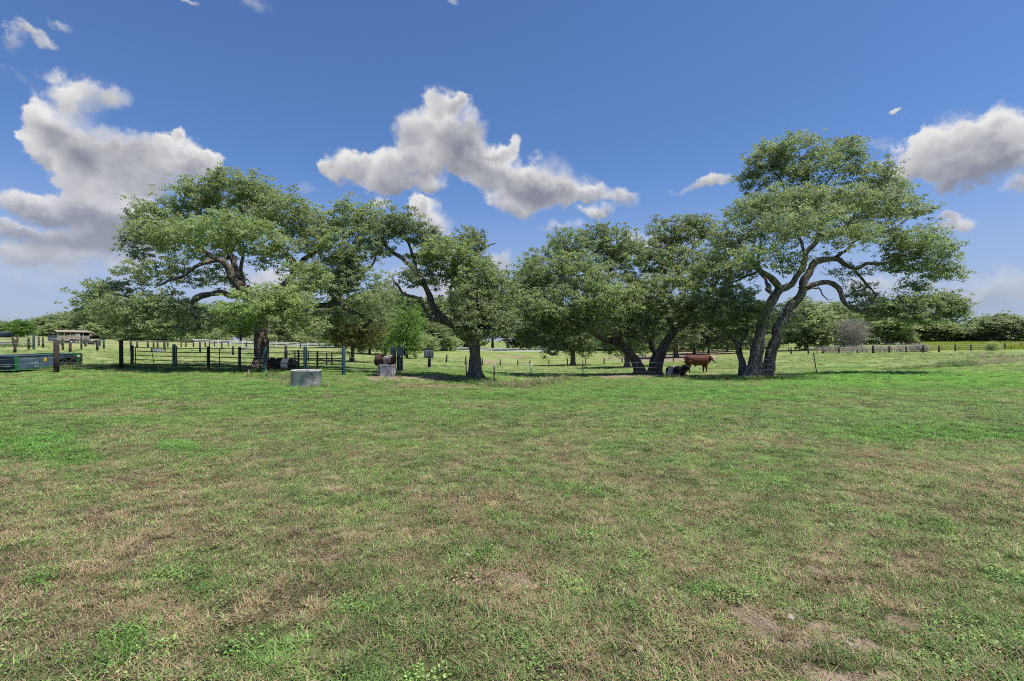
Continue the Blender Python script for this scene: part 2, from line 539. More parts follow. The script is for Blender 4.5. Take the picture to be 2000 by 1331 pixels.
# ------------------------------------------------------------------ grass
def blade_mat(name, greens, straws, trans=0.35, rough=0.55):
    m_, g = new_mat(name)
    out = g.node('ShaderNodeOutputMaterial')
    a = g.node('ShaderNodeAttribute'); a.attribute_name = 'tint'
    d = g.node('ShaderNodeAttribute'); d.attribute_type = 'INSTANCER'; d.attribute_name = 'dry'
    lu = g.node('ShaderNodeAttribute'); lu.attribute_type = 'INSTANCER'; lu.attribute_name = 'lush'
    rnd = g.m('FRACT', g.m('MULTIPLY', a.outputs['Fac'], 37.0))
    gr = g.mix(rnd, greens[0], greens[1])
    gr = g.mix(g.m('MULTIPLY', lu.outputs['Fac'], 0.7), gr, greens[2])
    st = g.mix(rnd, straws[0], straws[1])
    f = g.ramp(g.m('SUBTRACT', d.outputs['Fac'], a.outputs['Fac']), -0.08, 0.08)
    c = g.mix(f, gr, st)
    lm = g.node('ShaderNodeAttribute'); lm.attribute_type = 'INSTANCER'; lm.attribute_name = 'lum'
    c = g.v('SCALE', c, scale=g.m('MULTIPLY_ADD', rnd, 0.5, g.m('ADD', lm.outputs['Fac'], 0.75)))
    df = g.node('ShaderNodeBsdfPrincipled'); g.put(df.inputs['Base Color'], c); df.inputs['Roughness'].default_value = rough; df.inputs['Specular IOR Level'].default_value = 0.35
    tr = g.node('ShaderNodeBsdfTranslucent'); g.put(tr.inputs['Color'], c)
    ms = g.node('ShaderNodeMixShader'); ms.inputs[0].default_value = trans
    g.l.new(df.outputs[0], ms.inputs[1]); g.l.new(tr.outputs[0], ms.inputs[2]); g.l.new(ms.outputs[0], out.inputs[0])
    return m_


GRASS_MAT = blade_mat('grass_blade', [(0.142, 0.262, 0.058), (0.275, 0.388, 0.130), (0.160, 0.390, 0.065)], [(0.540, 0.430, 0.270), (0.300, 0.210, 0.135)], 0.45)


def tuft(name, rng, n, spread, hmin, hmax, wid, lean, mat):
    """one tuft of grass: n curved blades"""
    V = []; F = []; T = []
    for k in range(n):
        a = rng.uniform(0, 2 * math.pi); r = spread * math.sqrt(rng.uniform(0, 1))
        bx, by = r * math.cos(a), r * math.sin(a)
        h = rng.uniform(hmin, hmax) ; w = wid * rng.uniform(0.7, 1.3)
        da = rng.uniform(0, 2 * math.pi); l = h * rng.uniform(0.3, 1.0) * lean
        dx, dy = math.cos(da), math.sin(da); sx, sy = -dy * w, dx * w
        z2 = h * rng.uniform(0.75, 1.0) * (1.0 if lean < 1.2 else 0.6)
        base = len(V)
        V += [(bx - sx, by - sy, -0.01), (bx + sx, by + sy, -0.01),
              (bx + dx * l * 0.35 - sx * 0.8, by + dy * l * 0.35 - sy * 0.8, z2 * 0.6), (bx + dx * l * 0.35 + sx * 0.8, by + dy * l * 0.35 + sy * 0.8, z2 * 0.6),
              (bx + dx * l, by + dy * l, z2)]
        F += [(base, base + 1, base + 3), (base, base + 3, base + 2), (base + 2, base + 3, base + 4)]
        T += [rng.uniform(0, 1)] * 5
    me = quick_mesh(name, V, F)
    add_attr(me, 'tint', T)
    me.materials.append(mat)
    return bpy.data.objects.new(name, me)


def leafy(name, rng, n, spread, size, mat):
    """one patch of low broad-leaved weed"""
    V = []; F = []; T = []
    for k in range(n):
        a = rng.uniform(0, 2 * math.pi); r = spread * math.sqrt(rng.uniform(0, 1))
        c = np.array([r * math.cos(a), r * math.sin(a), rng.uniform(0.01, 0.06)])
        s = size * rng.uniform(0.6, 1.3); t = rng.uniform(0, 2 * math.pi)
        u = np.array([math.cos(t), math.sin(t), rng.uniform(-0.3, 0.5)]); w = np.array([-math.sin(t), math.cos(t), rng.uniform(-0.3, 0.3)]) * 0.35
        base = len(V)
        V += [tuple(c), tuple(c + s * 0.5 * u + s * w), tuple(c + s * u), tuple(c + s * 0.5 * u - s * w)]
        F += [(base, base + 1, base + 2), (base, base + 2, base + 3)]
        T += [rng.uniform(0.55, 1)] * 4
    me = quick_mesh(name, V, F)
    add_attr(me, 'tint', T); me.materials.append(mat)
    return bpy.data.objects.new(name, me)


def scatter(name, pts, scale, yaw, pick, attrs, sources, label, cat):
    """one mass of plants: copies of a few source tufts on many points, by geometry nodes"""
    src = bpy.data.collections.new(name + '_sources')
    for i, s in enumerate(sources):
        s.name = '%s_source_%02d' % (name, i)
        src.objects.link(s)
    me = bpy.data.meshes.new(name)
    me.vertices.add(len(pts)); me.vertices.foreach_set('co', np.asarray(pts, np.float32).ravel()); me.update()
    add_attr(me, 'sc', scale)
    rot = np.zeros((len(pts), 3), np.float32); rot[:, 2] = yaw
    add_attr(me, 'rot', rot, kind='FLOAT_VECTOR')
    at = me.attributes.new('pick', 'INT', 'POINT'); at.data.foreach_set('value', np.asarray(pick, np.int32))
    for k, v in attrs.items():
        add_attr(me, k, v)
    o = link(name, me)
    ng = bpy.data.node_groups.new(name + '_nodes', 'GeometryNodeTree')
    ng.interface.new_socket('Geometry', in_out='INPUT', socket_type='NodeSocketGeometry')
    ng.interface.new_socket('Geometry', in_out='OUTPUT', socket_type='NodeSocketGeometry')
    N, L = ng.nodes, ng.links
    gi = N.new('NodeGroupInput'); go = N.new('NodeGroupOutput')
    ci = N.new('GeometryNodeCollectionInfo'); ci.inputs['Collection'].default_value = src
    ci.inputs['Separate Children'].default_value = True; ci.inputs['Reset Children'].default_value = True
    ip = N.new('GeometryNodeInstanceOnPoints'); ip.inputs['Pick Instance'].default_value = True
    def named(n, t):
        a = N.new('GeometryNodeInputNamedAttribute'); a.data_type = t; a.inputs['Name'].default_value = n
        return [s for s in a.outputs if s.enabled and s.name == 'Attribute'][0]
    L.new(gi.outputs[0], ip.inputs['Points']); L.new(ci.outputs[0], ip.inputs['Instance'])
    L.new(named('pick', 'INT'), ip.inputs['Instance Index'])
    eu = N.new('FunctionNodeEulerToRotation'); L.new(named('rot', 'FLOAT_VECTOR'), eu.inputs[0]); L.new(eu.outputs[0], ip.inputs['Rotation'])
    L.new(named('sc', 'FLOAT'), ip.inputs['Scale'])
    L.new(ip.outputs[0], go.inputs[0])
    md = o.modifiers.new('scatter', 'NODES'); md.node_group = ng
    return look(o, label, cat, kind='stuff')


def wedge_points(rng, d0, d1, per_m2, half=0.83):
    n = int(per_m2 * half * (d1 * d1 - d0 * d0))
    d = np.sqrt(rng.uniform(d0 * d0, d1 * d1, n)); a = rng.uniform(-half, half, n)
    return d * np.sin(a), d * np.cos(a)


def build_grass():
    rng = np.random.default_rng(7); pr = random.Random(7)
    src = []
    for i in range(5): src.append(tuft('t', pr, 70, 0.12, 0.018, 0.050, 0.0028, 1.9, GRASS_MAT))      # short thatch
    for i in range(4): src.append(tuft('t', pr, 44, 0.06, 0.03, 0.085, 0.0030, 1.4, GRASS_MAT))      # standing tufts
    for i in range(2): src.append(tuft('t', pr, 18, 0.06, 0.07, 0.16, 0.0026, 1.9, GRASS_MAT))      # longer seed stems
    for i in range(3): src.append(leafy('t', pr, 70, 0.12, 0.019, GRASS_MAT))                       # clover and weeds
    X = []; Y = []; S = []; K = []
    for (d0, d1, dens, sc) in ((1.8, 5.5, 240, 1.0), (5.5, 10, 165, 1.1), (10, 16, 75, 1.4), (16, 26, 24, 1.8), (26, 46, 7.5, 2.3), (46, 95, 0.9, 4.2)):
        x, y = wedge_points(rng, d0, d1, dens)
        X.append(x); Y.append(y); S.append(np.full(len(x), sc)); K.append(np.full(len(x), d0))
    x = np.concatenate(X); y = np.concatenate(Y); s = np.concatenate(S)
    z = height(x, y)
    ba, dr, lu = wear(x, y, z)
    keep = rng.uniform(0, 1, len(x)) > ba * 1.15 + 0.25 * sstep(dr, 0.7, 1.0)
    x, y, z, s, ba, dr, lu = [k[keep] for k in (x, y, z, s, ba, dr, lu)]
    n = len(x)
    u = rng.uniform(0, 1, n)
    tall = fbm(x, y, 0.9, 2, 77)
    p_leaf = np.where(lu > 0.5, 0.30, 0.05); p_long = np.where(tall > 0.58, 0.10, 0.035) * np.where(s > 1.3, 0.6, 1.0); p_std = 0.28 + 0.3 * lu
    kind = np.where(u < p_leaf, 3, np.where(u < p_leaf + p_long, 2, np.where(u < p_leaf + p_long + p_std, 1, 0)))
    r = rng.integers(0, 1000, n)
    pick = np.where(kind == 0, r % 5, np.where(kind == 1, 5 + r % 4, np.where(kind == 2, 9 + r % 2, 11 + r % 3)))
    sc = s * rng.uniform(0.62, 1.08, n)
    sc = np.where((s > 1.4) & (kind == 2), sc * 0.7, sc)
    return scatter('grass', np.stack([x, y, z], 1), sc, rng.uniform(0, 6.28, n), pick, {'dry': dr, 'lush': lu, 'lum': rng.normal(size=n) * 0.22 + (fbm(x, y, 2.5, 2, 61) - 0.5) * 0.5}, src,
                   'short mown pasture grass, green mixed with dry straw, in the foreground', 'grass')


grass = build_grass()

# ------------------------------------------------------------------ trees
def bark_mat(name, c1, c2, scale=7.0):
    m_, g = new_mat(name)
    out = g.node('ShaderNodeOutputMaterial'); b = g.node('ShaderNodeBsdfPrincipled')
    tc = g.node('ShaderNodeTexCoord')
    ob = tc.outputs['Object']
    wv, wc = g.noise(ob, 2.2, 3.0, 0.6)
    st = g.v('MULTIPLY', g.v('ADD', ob, g.v('SCALE', g.v('SUBTRACT', wc, (0.5, 0.5, 0.5)), scale=0.5)), (1.0, 1.0, 0.13))
    n, _ = g.noise(st, scale, 5.0, 0.65)
    ridge = g.m('ABSOLUTE', g.m('SUBTRACT', g.noise(st, scale * 1.6, 3.0, 0.55)[0], 0.5))
    crack = g.ramp(ridge, 0.0, 0.11)
    n2, _ = g.noise(ob, 1.3, 4.0, 0.65)
    c = g.mix(g.ramp(n, 0.35, 0.68), c2, c1)
    c = g.mix(g.m('MULTIPLY', g.ramp(n2, 0.48, 0.70), 0.5), c, (0.34, 0.34, 0.30))     # lichen
    c = g.mix(g.m('MULTIPLY', g.m('SUBTRACT', 1.0, crack), 0.75), c, tuple(k * 0.35 for k in c2))
    g.put(b.inputs['Base Color'], c)
    b.inputs['Roughness'].default_value = 0.95; b.inputs['Specular IOR Level'].default_value = 0.1
    bp = g.node('ShaderNodeBump'); bp.inputs['Strength'].default_value = 0.9; bp.inputs['Distance'].default_value = 0.06
    g.put(bp.inputs['Height'], g.m('ADD', g.m('MULTIPLY', n, 0.6), crack)); g.l.new(bp.outputs[0], b.inputs['Normal'])
    g.l.new(b.outputs[0], out.inputs[0])
    return m_


def leaf_mat(name, dark, mid, young, trans=0.5):
    m_, g = new_mat(name)
    out = g.node('ShaderNodeOutputMaterial')
    a = g.node('ShaderNodeAttribute'); a.attribute_name = 'tint'
    y = g.node('ShaderNodeAttribute'); y.attribute_name = 'young'
    oi = g.node('ShaderNodeObjectInfo')
    c = g.mix(a.outputs['Fac'], dark, mid)
    c = g.mix(y.outputs['Fac'], c, young)
    dead = g.m('GREATER_THAN', g.m('FRACT', g.m('MULTIPLY', a.outputs['Fac'], 57.0)), 0.93)
    c = g.mix(dead, c, (0.300, 0.265, 0.225))
    k = g.m('MULTIPLY_ADD', oi.outputs['Random'], 0.35, 0.82)
    c = g.v('SCALE', c, scale=k)
    df = g.node('ShaderNodeBsdfPrincipled'); g.put(df.inputs['Base Color'], c); df.inputs['Roughness'].default_value = 0.5; df.inputs['Specular IOR Level'].default_value = 0.4
    tr = g.node('ShaderNodeBsdfTranslucent'); g.put(tr.inputs['Color'], g.v('MULTIPLY', c, (1.3, 1.35, 0.9)))
    ms = g.node('ShaderNodeMixShader'); ms.inputs[0].default_value = trans
    g.l.new(df.outputs[0], ms.inputs[1]); g.l.new(tr.outputs[0], ms.inputs[2]); g.l.new(ms.outputs[0], out.inputs[0])
    return m_


BARK_OAK = bark_mat('oak_bark', (0.470, 0.410, 0.360), (0.210, 0.175, 0.150), 9.0)
BARK_DARK = bark_mat('dark_bark', (0.220, 0.190, 0.170), (0.095, 0.080, 0.070))
BARK_BROWN = bark_mat('brown_bark', (0.390, 0.335, 0.295), (0.165, 0.136, 0.118), 9.0)
BARK_PALE = bark_mat('pale_bark', (0.360, 0.330, 0.300), (0.170, 0.150, 0.135))
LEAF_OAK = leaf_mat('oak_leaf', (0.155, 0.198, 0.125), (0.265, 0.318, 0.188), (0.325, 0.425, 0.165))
LEAF_FAR = leaf_mat('far_leaf', (0.200, 0.250, 0.170), (0.290, 0.350, 0.210), (0.345, 0.425, 0.190))  # paler than the oak leaf; distance haze put into the leaf colour
LEAF_FRESH = leaf_mat('fresh_leaf', (0.080, 0.170, 0.035), (0.130, 0.240, 0.050), (0.190, 0.290, 0.070))
LEAF_GREY = leaf_mat('grey_twig', (0.270, 0.235, 0.225), (0.400, 0.360, 0.340), (0.300, 0.290, 0.250), 0.2)


def catmull(P, step):
    """smooth line through points (rows: x y z r), sampled about every step metres"""
    P = np.asarray(P, float)
    Q = np.vstack([2 * P[0] - P[1], P, 2 * P[-1] - P[-2]])
    out = [P[0]]
    for i in range(1, len(Q) - 2):
        p0, p1, p2, p3 = Q[i - 1], Q[i], Q[i + 1], Q[i + 2]
        n = max(1, int(np.linalg.norm(p2[:3] - p1[:3]) / step))
        for t in np.linspace(0, 1, n + 1)[1:]:
            out.append(0.5 * ((2 * p1) + (-p0 + p2) * t + (2 * p0 - 5 * p1 + 4 * p2 - p3) * t * t + (-p0 + 3 * p1 - 3 * p2 + p3) * t ** 3))
    out = np.array(out); out[:, 3] = np.maximum(out[:, 3], 0.006)
    return out


def tubes(lines, sides_of):
    """lines: list of (n,4) arrays x y z r -> verts, faces"""
    V = []; F = []; base = 0
    for L in lines:
        n = len(L)
        if n < 2: continue
        P = L[:, :3]; r = L[:, 3]
        T = np.gradient(P, axis=0); T /= np.maximum(np.linalg.norm(T, axis=1, keepdims=True), 1e-9)
        ref = np.array([0.31, 0.95, 0.05]) if abs(T[0, 1]) < 0.8 else np.array([1.0, 0.1, 0.0])
        U = np.cross(T, ref); U /= np.maximum(np.linalg.norm(U, axis=1, keepdims=True), 1e-9)
        Wd = np.cross(T, U)
        k = sides_of(r.max())
        th = np.linspace(0, 2 * math.pi, k, endpoint=False)
        ring = P[:, None, :] + r[:, None, None] * (np.cos(th)[None, :, None] * U[:, None, :] + np.sin(th)[None, :, None] * Wd[:, None, :])
        V.append(ring.reshape(-1, 3))
        i = np.arange(n * k).reshape(n, k) + base
        j = np.roll(i, -1, axis=1)
        F.append(np.stack([i[:-1].ravel(), j[:-1].ravel(), j[1:].ravel(), i[1:].ravel()], 1))
        base += n * k
    return np.vstack(V), np.vstack(F)


def leaf_cards(rng, C, size, flat=0.3, aspect=0.5):
    """one small leaf card at each centre; faces look mostly upward and outward"""
    n = len(C)
    nrm = rng.normal(size=(n, 3)); nrm[:, 2] = np.abs(nrm[:, 2]) + flat
    nrm /= np.linalg.norm(nrm, axis=1, keepdims=True)
    t = rng.normal(size=(n, 3)); t -= nrm * np.sum(t * nrm, axis=1, keepdims=True)
    t /= np.maximum(np.linalg.norm(t, axis=1, keepdims=True), 1e-9)
    b = np.cross(nrm, t)
    s = (size * rng.uniform(0.6, 1.4, n))[:, None]
    V = np.stack([C - t * s * 0.5, C + b * s * aspect * 0.5 + nrm * s * 0.08, C + t * s * 0.5, C - b * s * aspect * 0.5 + nrm * s * 0.08], 1).reshape(-1, 3)
    F = np.arange(4 * n).reshape(n, 4)
    return V, F


def grow(rng, limbs, attractors, step=0.28, tip_r=0.010):
    """limbs: list of (n,4) lines. Every attractor gets a twig from the nearest wood already there."""
    nodes = [np.vstack(limbs)]
    lines = []
    pos = nodes[0][:, :3]; rad = nodes[0][:, 3]
    # cannot sprout from the lowest stem
    A = attractors.copy(); n = len(A)
    P = pos.copy(); Rr = rad.copy()
    best = np.full(n, 1e9); who = np.zeros(n, int)
    for i in range(0, len(P), 400):
        d = np.linalg.norm(A[:, None] - P[None, i:i + 400], axis=2)
        k = d.argmin(1); dm = d[np.arange(n), k]
        m_ = dm < best; best[m_] = dm[m_]; who[m_] = k[m_] + i
    todo = np.ones(n, bool)
    Pl = [P]; Rl = [Rr]; cnt = len(P); allP = P; allR = Rr
    buf = np.zeros((cnt + n * 14, 3)); buf[:cnt] = P
    rb = np.zeros(cnt + n * 14); rb[:cnt] = Rr
    for it in range(n):
        c = np.where(todo, best, 1e9)
        i = int(c.argmin())
        todo[i] = False
        p0 = buf[who[i]]; p1 = A[i]; L = np.linalg.norm(p1 - p0)
        if L < 0.05: continue
        k = int(np.clip(L / step, 2, 12))
        t = np.linspace(0, 1, k + 1)[:, None]
        bow = np.array([0, 0, 1.0]) * L * rng.uniform(-0.05, 0.18) + rng.normal(size=3) * L * 0.08
        pts = p0 + (p1 - p0) * t + bow * (4 * t * (1 - t)) + rng.normal(size=(k + 1, 3)) * 0.03 * (t > 0)
        r0 = min(rb[who[i]] * 0.8, 0.014 + 0.024 * L); r1 = min(tip_r, r0)
        rr = r0 + (r1 - r0) * t[:, 0]
        lines.append(np.hstack([pts, rr[:, None]]))
        new = pts[1:]; m2 = len(new)
        if cnt + m2 < len(buf):
            buf[cnt:cnt + m2] = new; rb[cnt:cnt + m2] = rr[1:]
            rem = np.nonzero(todo)[0]
            if len(rem):
                d = np.linalg.norm(A[rem][:, None] - new[None], axis=2)
                kk = d.argmin(1); dm = d[np.arange(len(rem)), kk] * 1.03
                m_ = dm < best[rem]
                best[rem[m_]] = dm[m_]; who[rem[m_]] = kk[m_] + cnt
            cnt += m2
    return lines


def make_tree(limbs, clumps, seed, per_m2=7.0, leaves=70, leaf=0.095, spray=(0.31, 0.31, 0.17), step=0.28, drop=0.0):
    """limbs: lists of (x,y,z,r) rows in metres, clumps: (x,y,z, rx,ry,rz, density, young) in metres, all relative to the tree's foot.
    returns wood mesh data and crown mesh data"""
    rng = np.random.default_rng(seed)
    LL = [catmull(l, 0.22) for l in limbs]
    for i, l in enumerate(LL):         # limbs wander a little
        if len(l) > 6:
            ph = rng.uniform(0, 6.28, 3); s = np.linspace(0, len(l) * 0.22, len(l))
            env = np.clip(np.minimum(s, 1.0), 0, 1) * (0.0 if i == 0 else 1.0)
            for ax in range(3):
                l[:, ax] += env * (0.10 * np.sin(s * 1.9 + ph[ax]) + 0.05 * np.sin(s * 4.7 + 2 * ph[ax]))
            l[:, 3] *= 1 + 0.07 * np.sin(s * 5.1 + ph[0]) + 0.05 * np.sin(s * 11 + ph[1])
    att = []; young = []
    for (x, y, z, rx, ry, rz, dn, yg) in clumps:
        n = max(3, int(per_m2 * dn * (rx * rz * 3.1 + rx * ry * 1.6)))
        u = rng.normal(size=(n, 3)); u /= np.linalg.norm(u, axis=1, keepdims=True)
        u *= (rng.uniform(0.12, 1, n) ** 0.42)[:, None]
        u *= (1 + 0.22 * np.sin(5 * u[:, 0:1] + seed) * np.cos(4 * u[:, 1:2] + x))
        att.append(np.array([x, y, z]) + u * np.array([rx, ry, rz])); young += [yg] * n
    att = np.vstack(att); young = np.array(young)
    twigs = grow(rng, LL[1:] if len(LL) > 1 else LL, att, step)
    wv, wf = tubes(LL + twigs, lambda r: 14 if r > 0.25 else (9 if r > 0.09 else (5 if r > 0.025 else 3)))
    # leaves: a flat spray round every twig end, with a few more along the twig
    C = []; Y = []; T = []
    for k in range(len(att)):
        m_ = int(leaves * rng.uniform(0.45, 1.5))
        # each spray is a handful of small tufts
        sub = rng.normal(size=(5, 3)) * np.array(spray) * 0.9
        w = rng.integers(0, 5, m_)
        c = att[k] + sub[w] + rng.normal(size=(m_, 3)) * np.array(spray) * 0.30
        c[:, 2] -= drop * np.hypot(c[:, 0] - att[k, 0], c[:, 1] - att[k, 1])
        C.append(c)
        yy = np.clip(young[k] + rng.normal() * 0.18, 0, 1)
        Y.append(np.clip(yy * rng.uniform(0.5, 1.3, m_), 0, 1)); T.append(np.clip(rng.normal() * 0.30 + 0.5 + rng.uniform(-0.3, 0.3, m_), 0, 1))
    for l in twigs:
        if len(l) > 3:
            m_ = int(leaves * 0.25)
            k = rng.integers(1, len(l), m_)
            C.append(l[k, :3] + rng.normal(size=(m_, 3)) * 0.14); Y.append(np.zeros(m_)); T.append(rng.uniform(0, 0.7, m_))
    C = np.vstack(C)
    lv, lf = leaf_cards(rng, C, leaf)
    return (wv, wf), (lv, lf, np.repeat(np.concatenate(T), 4), np.repeat(np.concatenate(Y), 4))


def tree_meshes(name, wood, crown, bark, leafm):
    wm = quick_mesh(name + '_wood', wood[0], wood[1], True); wm.materials.append(bark)
    cm = quick_mesh(name + '_crown', crown[0], crown[1]); cm.materials.append(leafm)
    add_attr(cm, 'tint', crown[2]); add_attr(cm, 'young', crown[3])
    return wm, cm


def plant(name, wm, cm, loc, label, cat='tree', group=None, rz=0.0, sc=(1, 1, 1)):
    root = empty(name, loc, rz); root.scale = sc
    look(root, label, cat, group)
    t = link('trunk', wm, parent=root)
    c = link('crown', cm, parent=root); look(c, kind='stuff')
    return root


def flare(x, y, z, r, r1, n=5, h=0.55, rng=None):
    """root flare as short limbs that spread from the foot of the trunk"""
    L = []
    for k in range(n):
        a = 2 * math.pi * k / n + rng.uniform(-0.4, 0.4)
        L.append([(x + math.cos(a) * r * 0.35, y + math.sin(a) * r * 0.35, z + h * rng.uniform(0.8, 1.3), r1 * 0.55), (x + math.cos(a) * r * 0.8, y + math.sin(a) * r * 0.8, z + h * 0.3, r1 * 0.42),
                  (x + math.cos(a) * r * 1.5, y + math.sin(a) * r * 1.5, z - 0.15, r1 * 0.22)])
    return L


def big_oak(name, foot_px, foot_py, D, limbs, clumps, label, seed, bark=BARK_BROWN, leafm=LEAF_OAK, rs=1.0, **kw):
    """an oak whose limbs and foliage masses are read off the photograph: rows (px, py, metres behind the foot, radius)"""
    foot = on_ground(foot_px, D)
    rng = random.Random(seed)
    ref = W(foot_px, foot_py, D); dz = foot.z - ref.z

    def rel(px, py, dd):
        # a limb nearer to or farther from the camera keeps its real size
        p = W(px, py, D + dd)
        return (p.x - foot.x, p.y - foot.y, p.z + dz * 0.0 - foot.z)
    LL = [[rel(a, b, c) + (r,) for (a, b, c, r) in l] for l in limbs]
    CC = []
    for c in clumps:
        (a, b, dd, rx, ry) = c[:5]
        rz_m = c[5] if len(c) > 5 and c[5] else (rx + ry) * 0.5 * D / FPX
        dn = c[6] if len(c) > 6 else 1.0; yg = c[7] if len(c) > 7 else 0.15
        x, y, z = rel(a, b, dd)
        s = (D + dd) / FPX
        CC.append((x, y, z, rx * s, rz_m, ry * s, dn, yg))
    LL = [[(a, b, c, r * rs) for (a, b, c, r) in l] for l in LL]
    r0 = LL[0][0][3]
    LL = LL + flare(LL[0][0][0], LL[0][0][1], LL[0][0][2] if False else 0.0, r0 * 0.9, r0 * 0.75, 6, 0.5, rng)
    wood, crown = make_tree(LL, CC, seed, **kw)
    wm, cm = tree_meshes(name, wood, crown, bark, leafm)
    return plant('live_oak', wm, cm, foot, label, 'tree', 'big oaks along the fence')

# ------------------------------------------------------------------ the big oaks
# left oak: one dark trunk, a very wide crown with a hooked limb on its left
big_oak('left_oak', 510, 719, 31.0, [
    [(510, 724, 0, .62), (510, 708, 0, .48), (511, 680, 0, .41), (509, 650, 0, .40), (507, 620, 0, .40), (500, 606, 0, .36)],
    [(506, 622, 0, .34), (492, 600, 0, .31), (478, 577, -.3, .29), (464, 546, -.5, .26), (446, 521, -.7, .21), (420, 506, -1, .16), (390, 522, -1.4, .11), (355, 540, -2, .08), (300, 556, -2.4, .05)],
    [(464, 546, -.5, .2), (452, 505, -.2, .17), (441, 462, .2, .14), (428, 420, .3, .10), (405, 380, .3, .06), (400, 355, .3, .03)],
    [(446, 505, -.2, .13), (470, 450, .6, .11), (472, 400, .6, .08), (465, 355, .6, .04)],
    [(420, 506, -1, .13), (380, 478, -1, .10), (330, 450, -1, .07), (275, 432, -1, .04)],
    [(478, 577, -.3, .2), (432, 573, -2, .16), (396, 580, -3, .13), (379, 600, -3.4, .12), (388, 622, -3.6, .11), (384, 640, -3.7, .10), (350, 645, -4, .07), (305, 640, -4.2, .04)],
    [(432, 573, -2, .13), (350, 590, -1, .10), (270, 590, -.6, .07), (205, 596, 0, .05), (165, 600, 0, .03)],
    [(506, 622, 0, .32), (530, 590, .6, .27), (555, 560, 1, .24), (576, 530, 1, .20), (570, 505, .8, .17), (545, 480, .8, .14), (525, 455, .8, .12), (508, 405, .8, .08), (492, 360, .8, .04)],
    [(576, 530, 1, .17), (604, 500, 1.4, .15), (640, 460, 1.8, .11), (655, 420, 1.8, .06)],
    [(604, 500, 1.4, .11), (590, 450, 1.5, .09), (570, 405, 1.5, .05)],
    [(555, 560, 1, .2), (600, 590, .6, .18), (640, 598, 0, .16), (668, 597, -.3, .15), (692, 609, -.5, .12), (725, 627, -.8, .08), (745, 640, -1, .04)],
    [(640, 598, 0, .13), (682, 560, .2, .11), (715, 530, .2, .08), (735, 500, .2, .05), (700, 440, .2, .03)],
    [(503, 630, 0, .22), (515, 612, -1.8, .15), (530, 596, -3.2, .10), (545, 585, -4, .05)],
    [(505, 615, 0, .2), (480, 560, 3, .15), (470, 500, 4, .1), (460, 450, 4.5, .05)],
], [
    (455, 372, 0, 66, 38), (385, 385, 0, 58, 38), (305, 425, 0, 52, 42, None, 1, .2), (335, 455, -3, 66, 34, None, 1, .3), (440, 450, -4, 84, 36, None, 1, .45), (500, 380, 1, 40, 34),
    (548, 418, 0, 62, 46), (606, 448, 1, 50, 42, None, 1, .25), (470, 430, 3, 80, 40, None, .6, .1), (278, 470, 0, 38, 40), (300, 525, -1, 60, 30, None, .7), (390, 500, 2, 70, 34, None, .4),
    (420, 545, 1.5, 60, 26, None, .5), (215, 570, 0, 60, 22, None, 1), (178, 596, 0, 34, 24, None, 1), (250, 605, -2, 70, 30, None, 1, .2), (325, 600, -3.5, 80, 28, None, .8), (340, 635, -4, 70, 22, None, .7, .2), (260, 640, -2, 50, 18, None, .8, .25),
    (515, 600, -4.2, 84, 36, 1.6, 1.2, .65), (560, 585, -3.6, 50, 34, None, 1, .5), (470, 628, -3.5, 44, 22, None, .8, .4), (596, 540, -2, 44, 38, None, 1, .3), (645, 545, 0, 56, 44, None, .9, .2), (690, 430, 1, 52, 40, None, 1, .2), (650, 485, 0, 56, 44, None, 1, .35),
    (545, 500, -2, 50, 40, None, .55, .2), (700, 560, 0, 60, 46, None, .9), (735, 600, -1, 42, 36, None, 1), (640, 620, 1.5, 56, 22, None, .6), (610, 640, -3, 40, 20, None, .5, .3), (700, 490, .4, 46, 40, None, .9, .25), (735, 430, .6, 34, 30, None, .9, .15), (500, 470, -3, 60, 34, None, .7, .4),
], 'huge spreading oak with one dark trunk behind the green pipe gates', 11, per_m2=8.0, leaves=100, leaf=0.125)

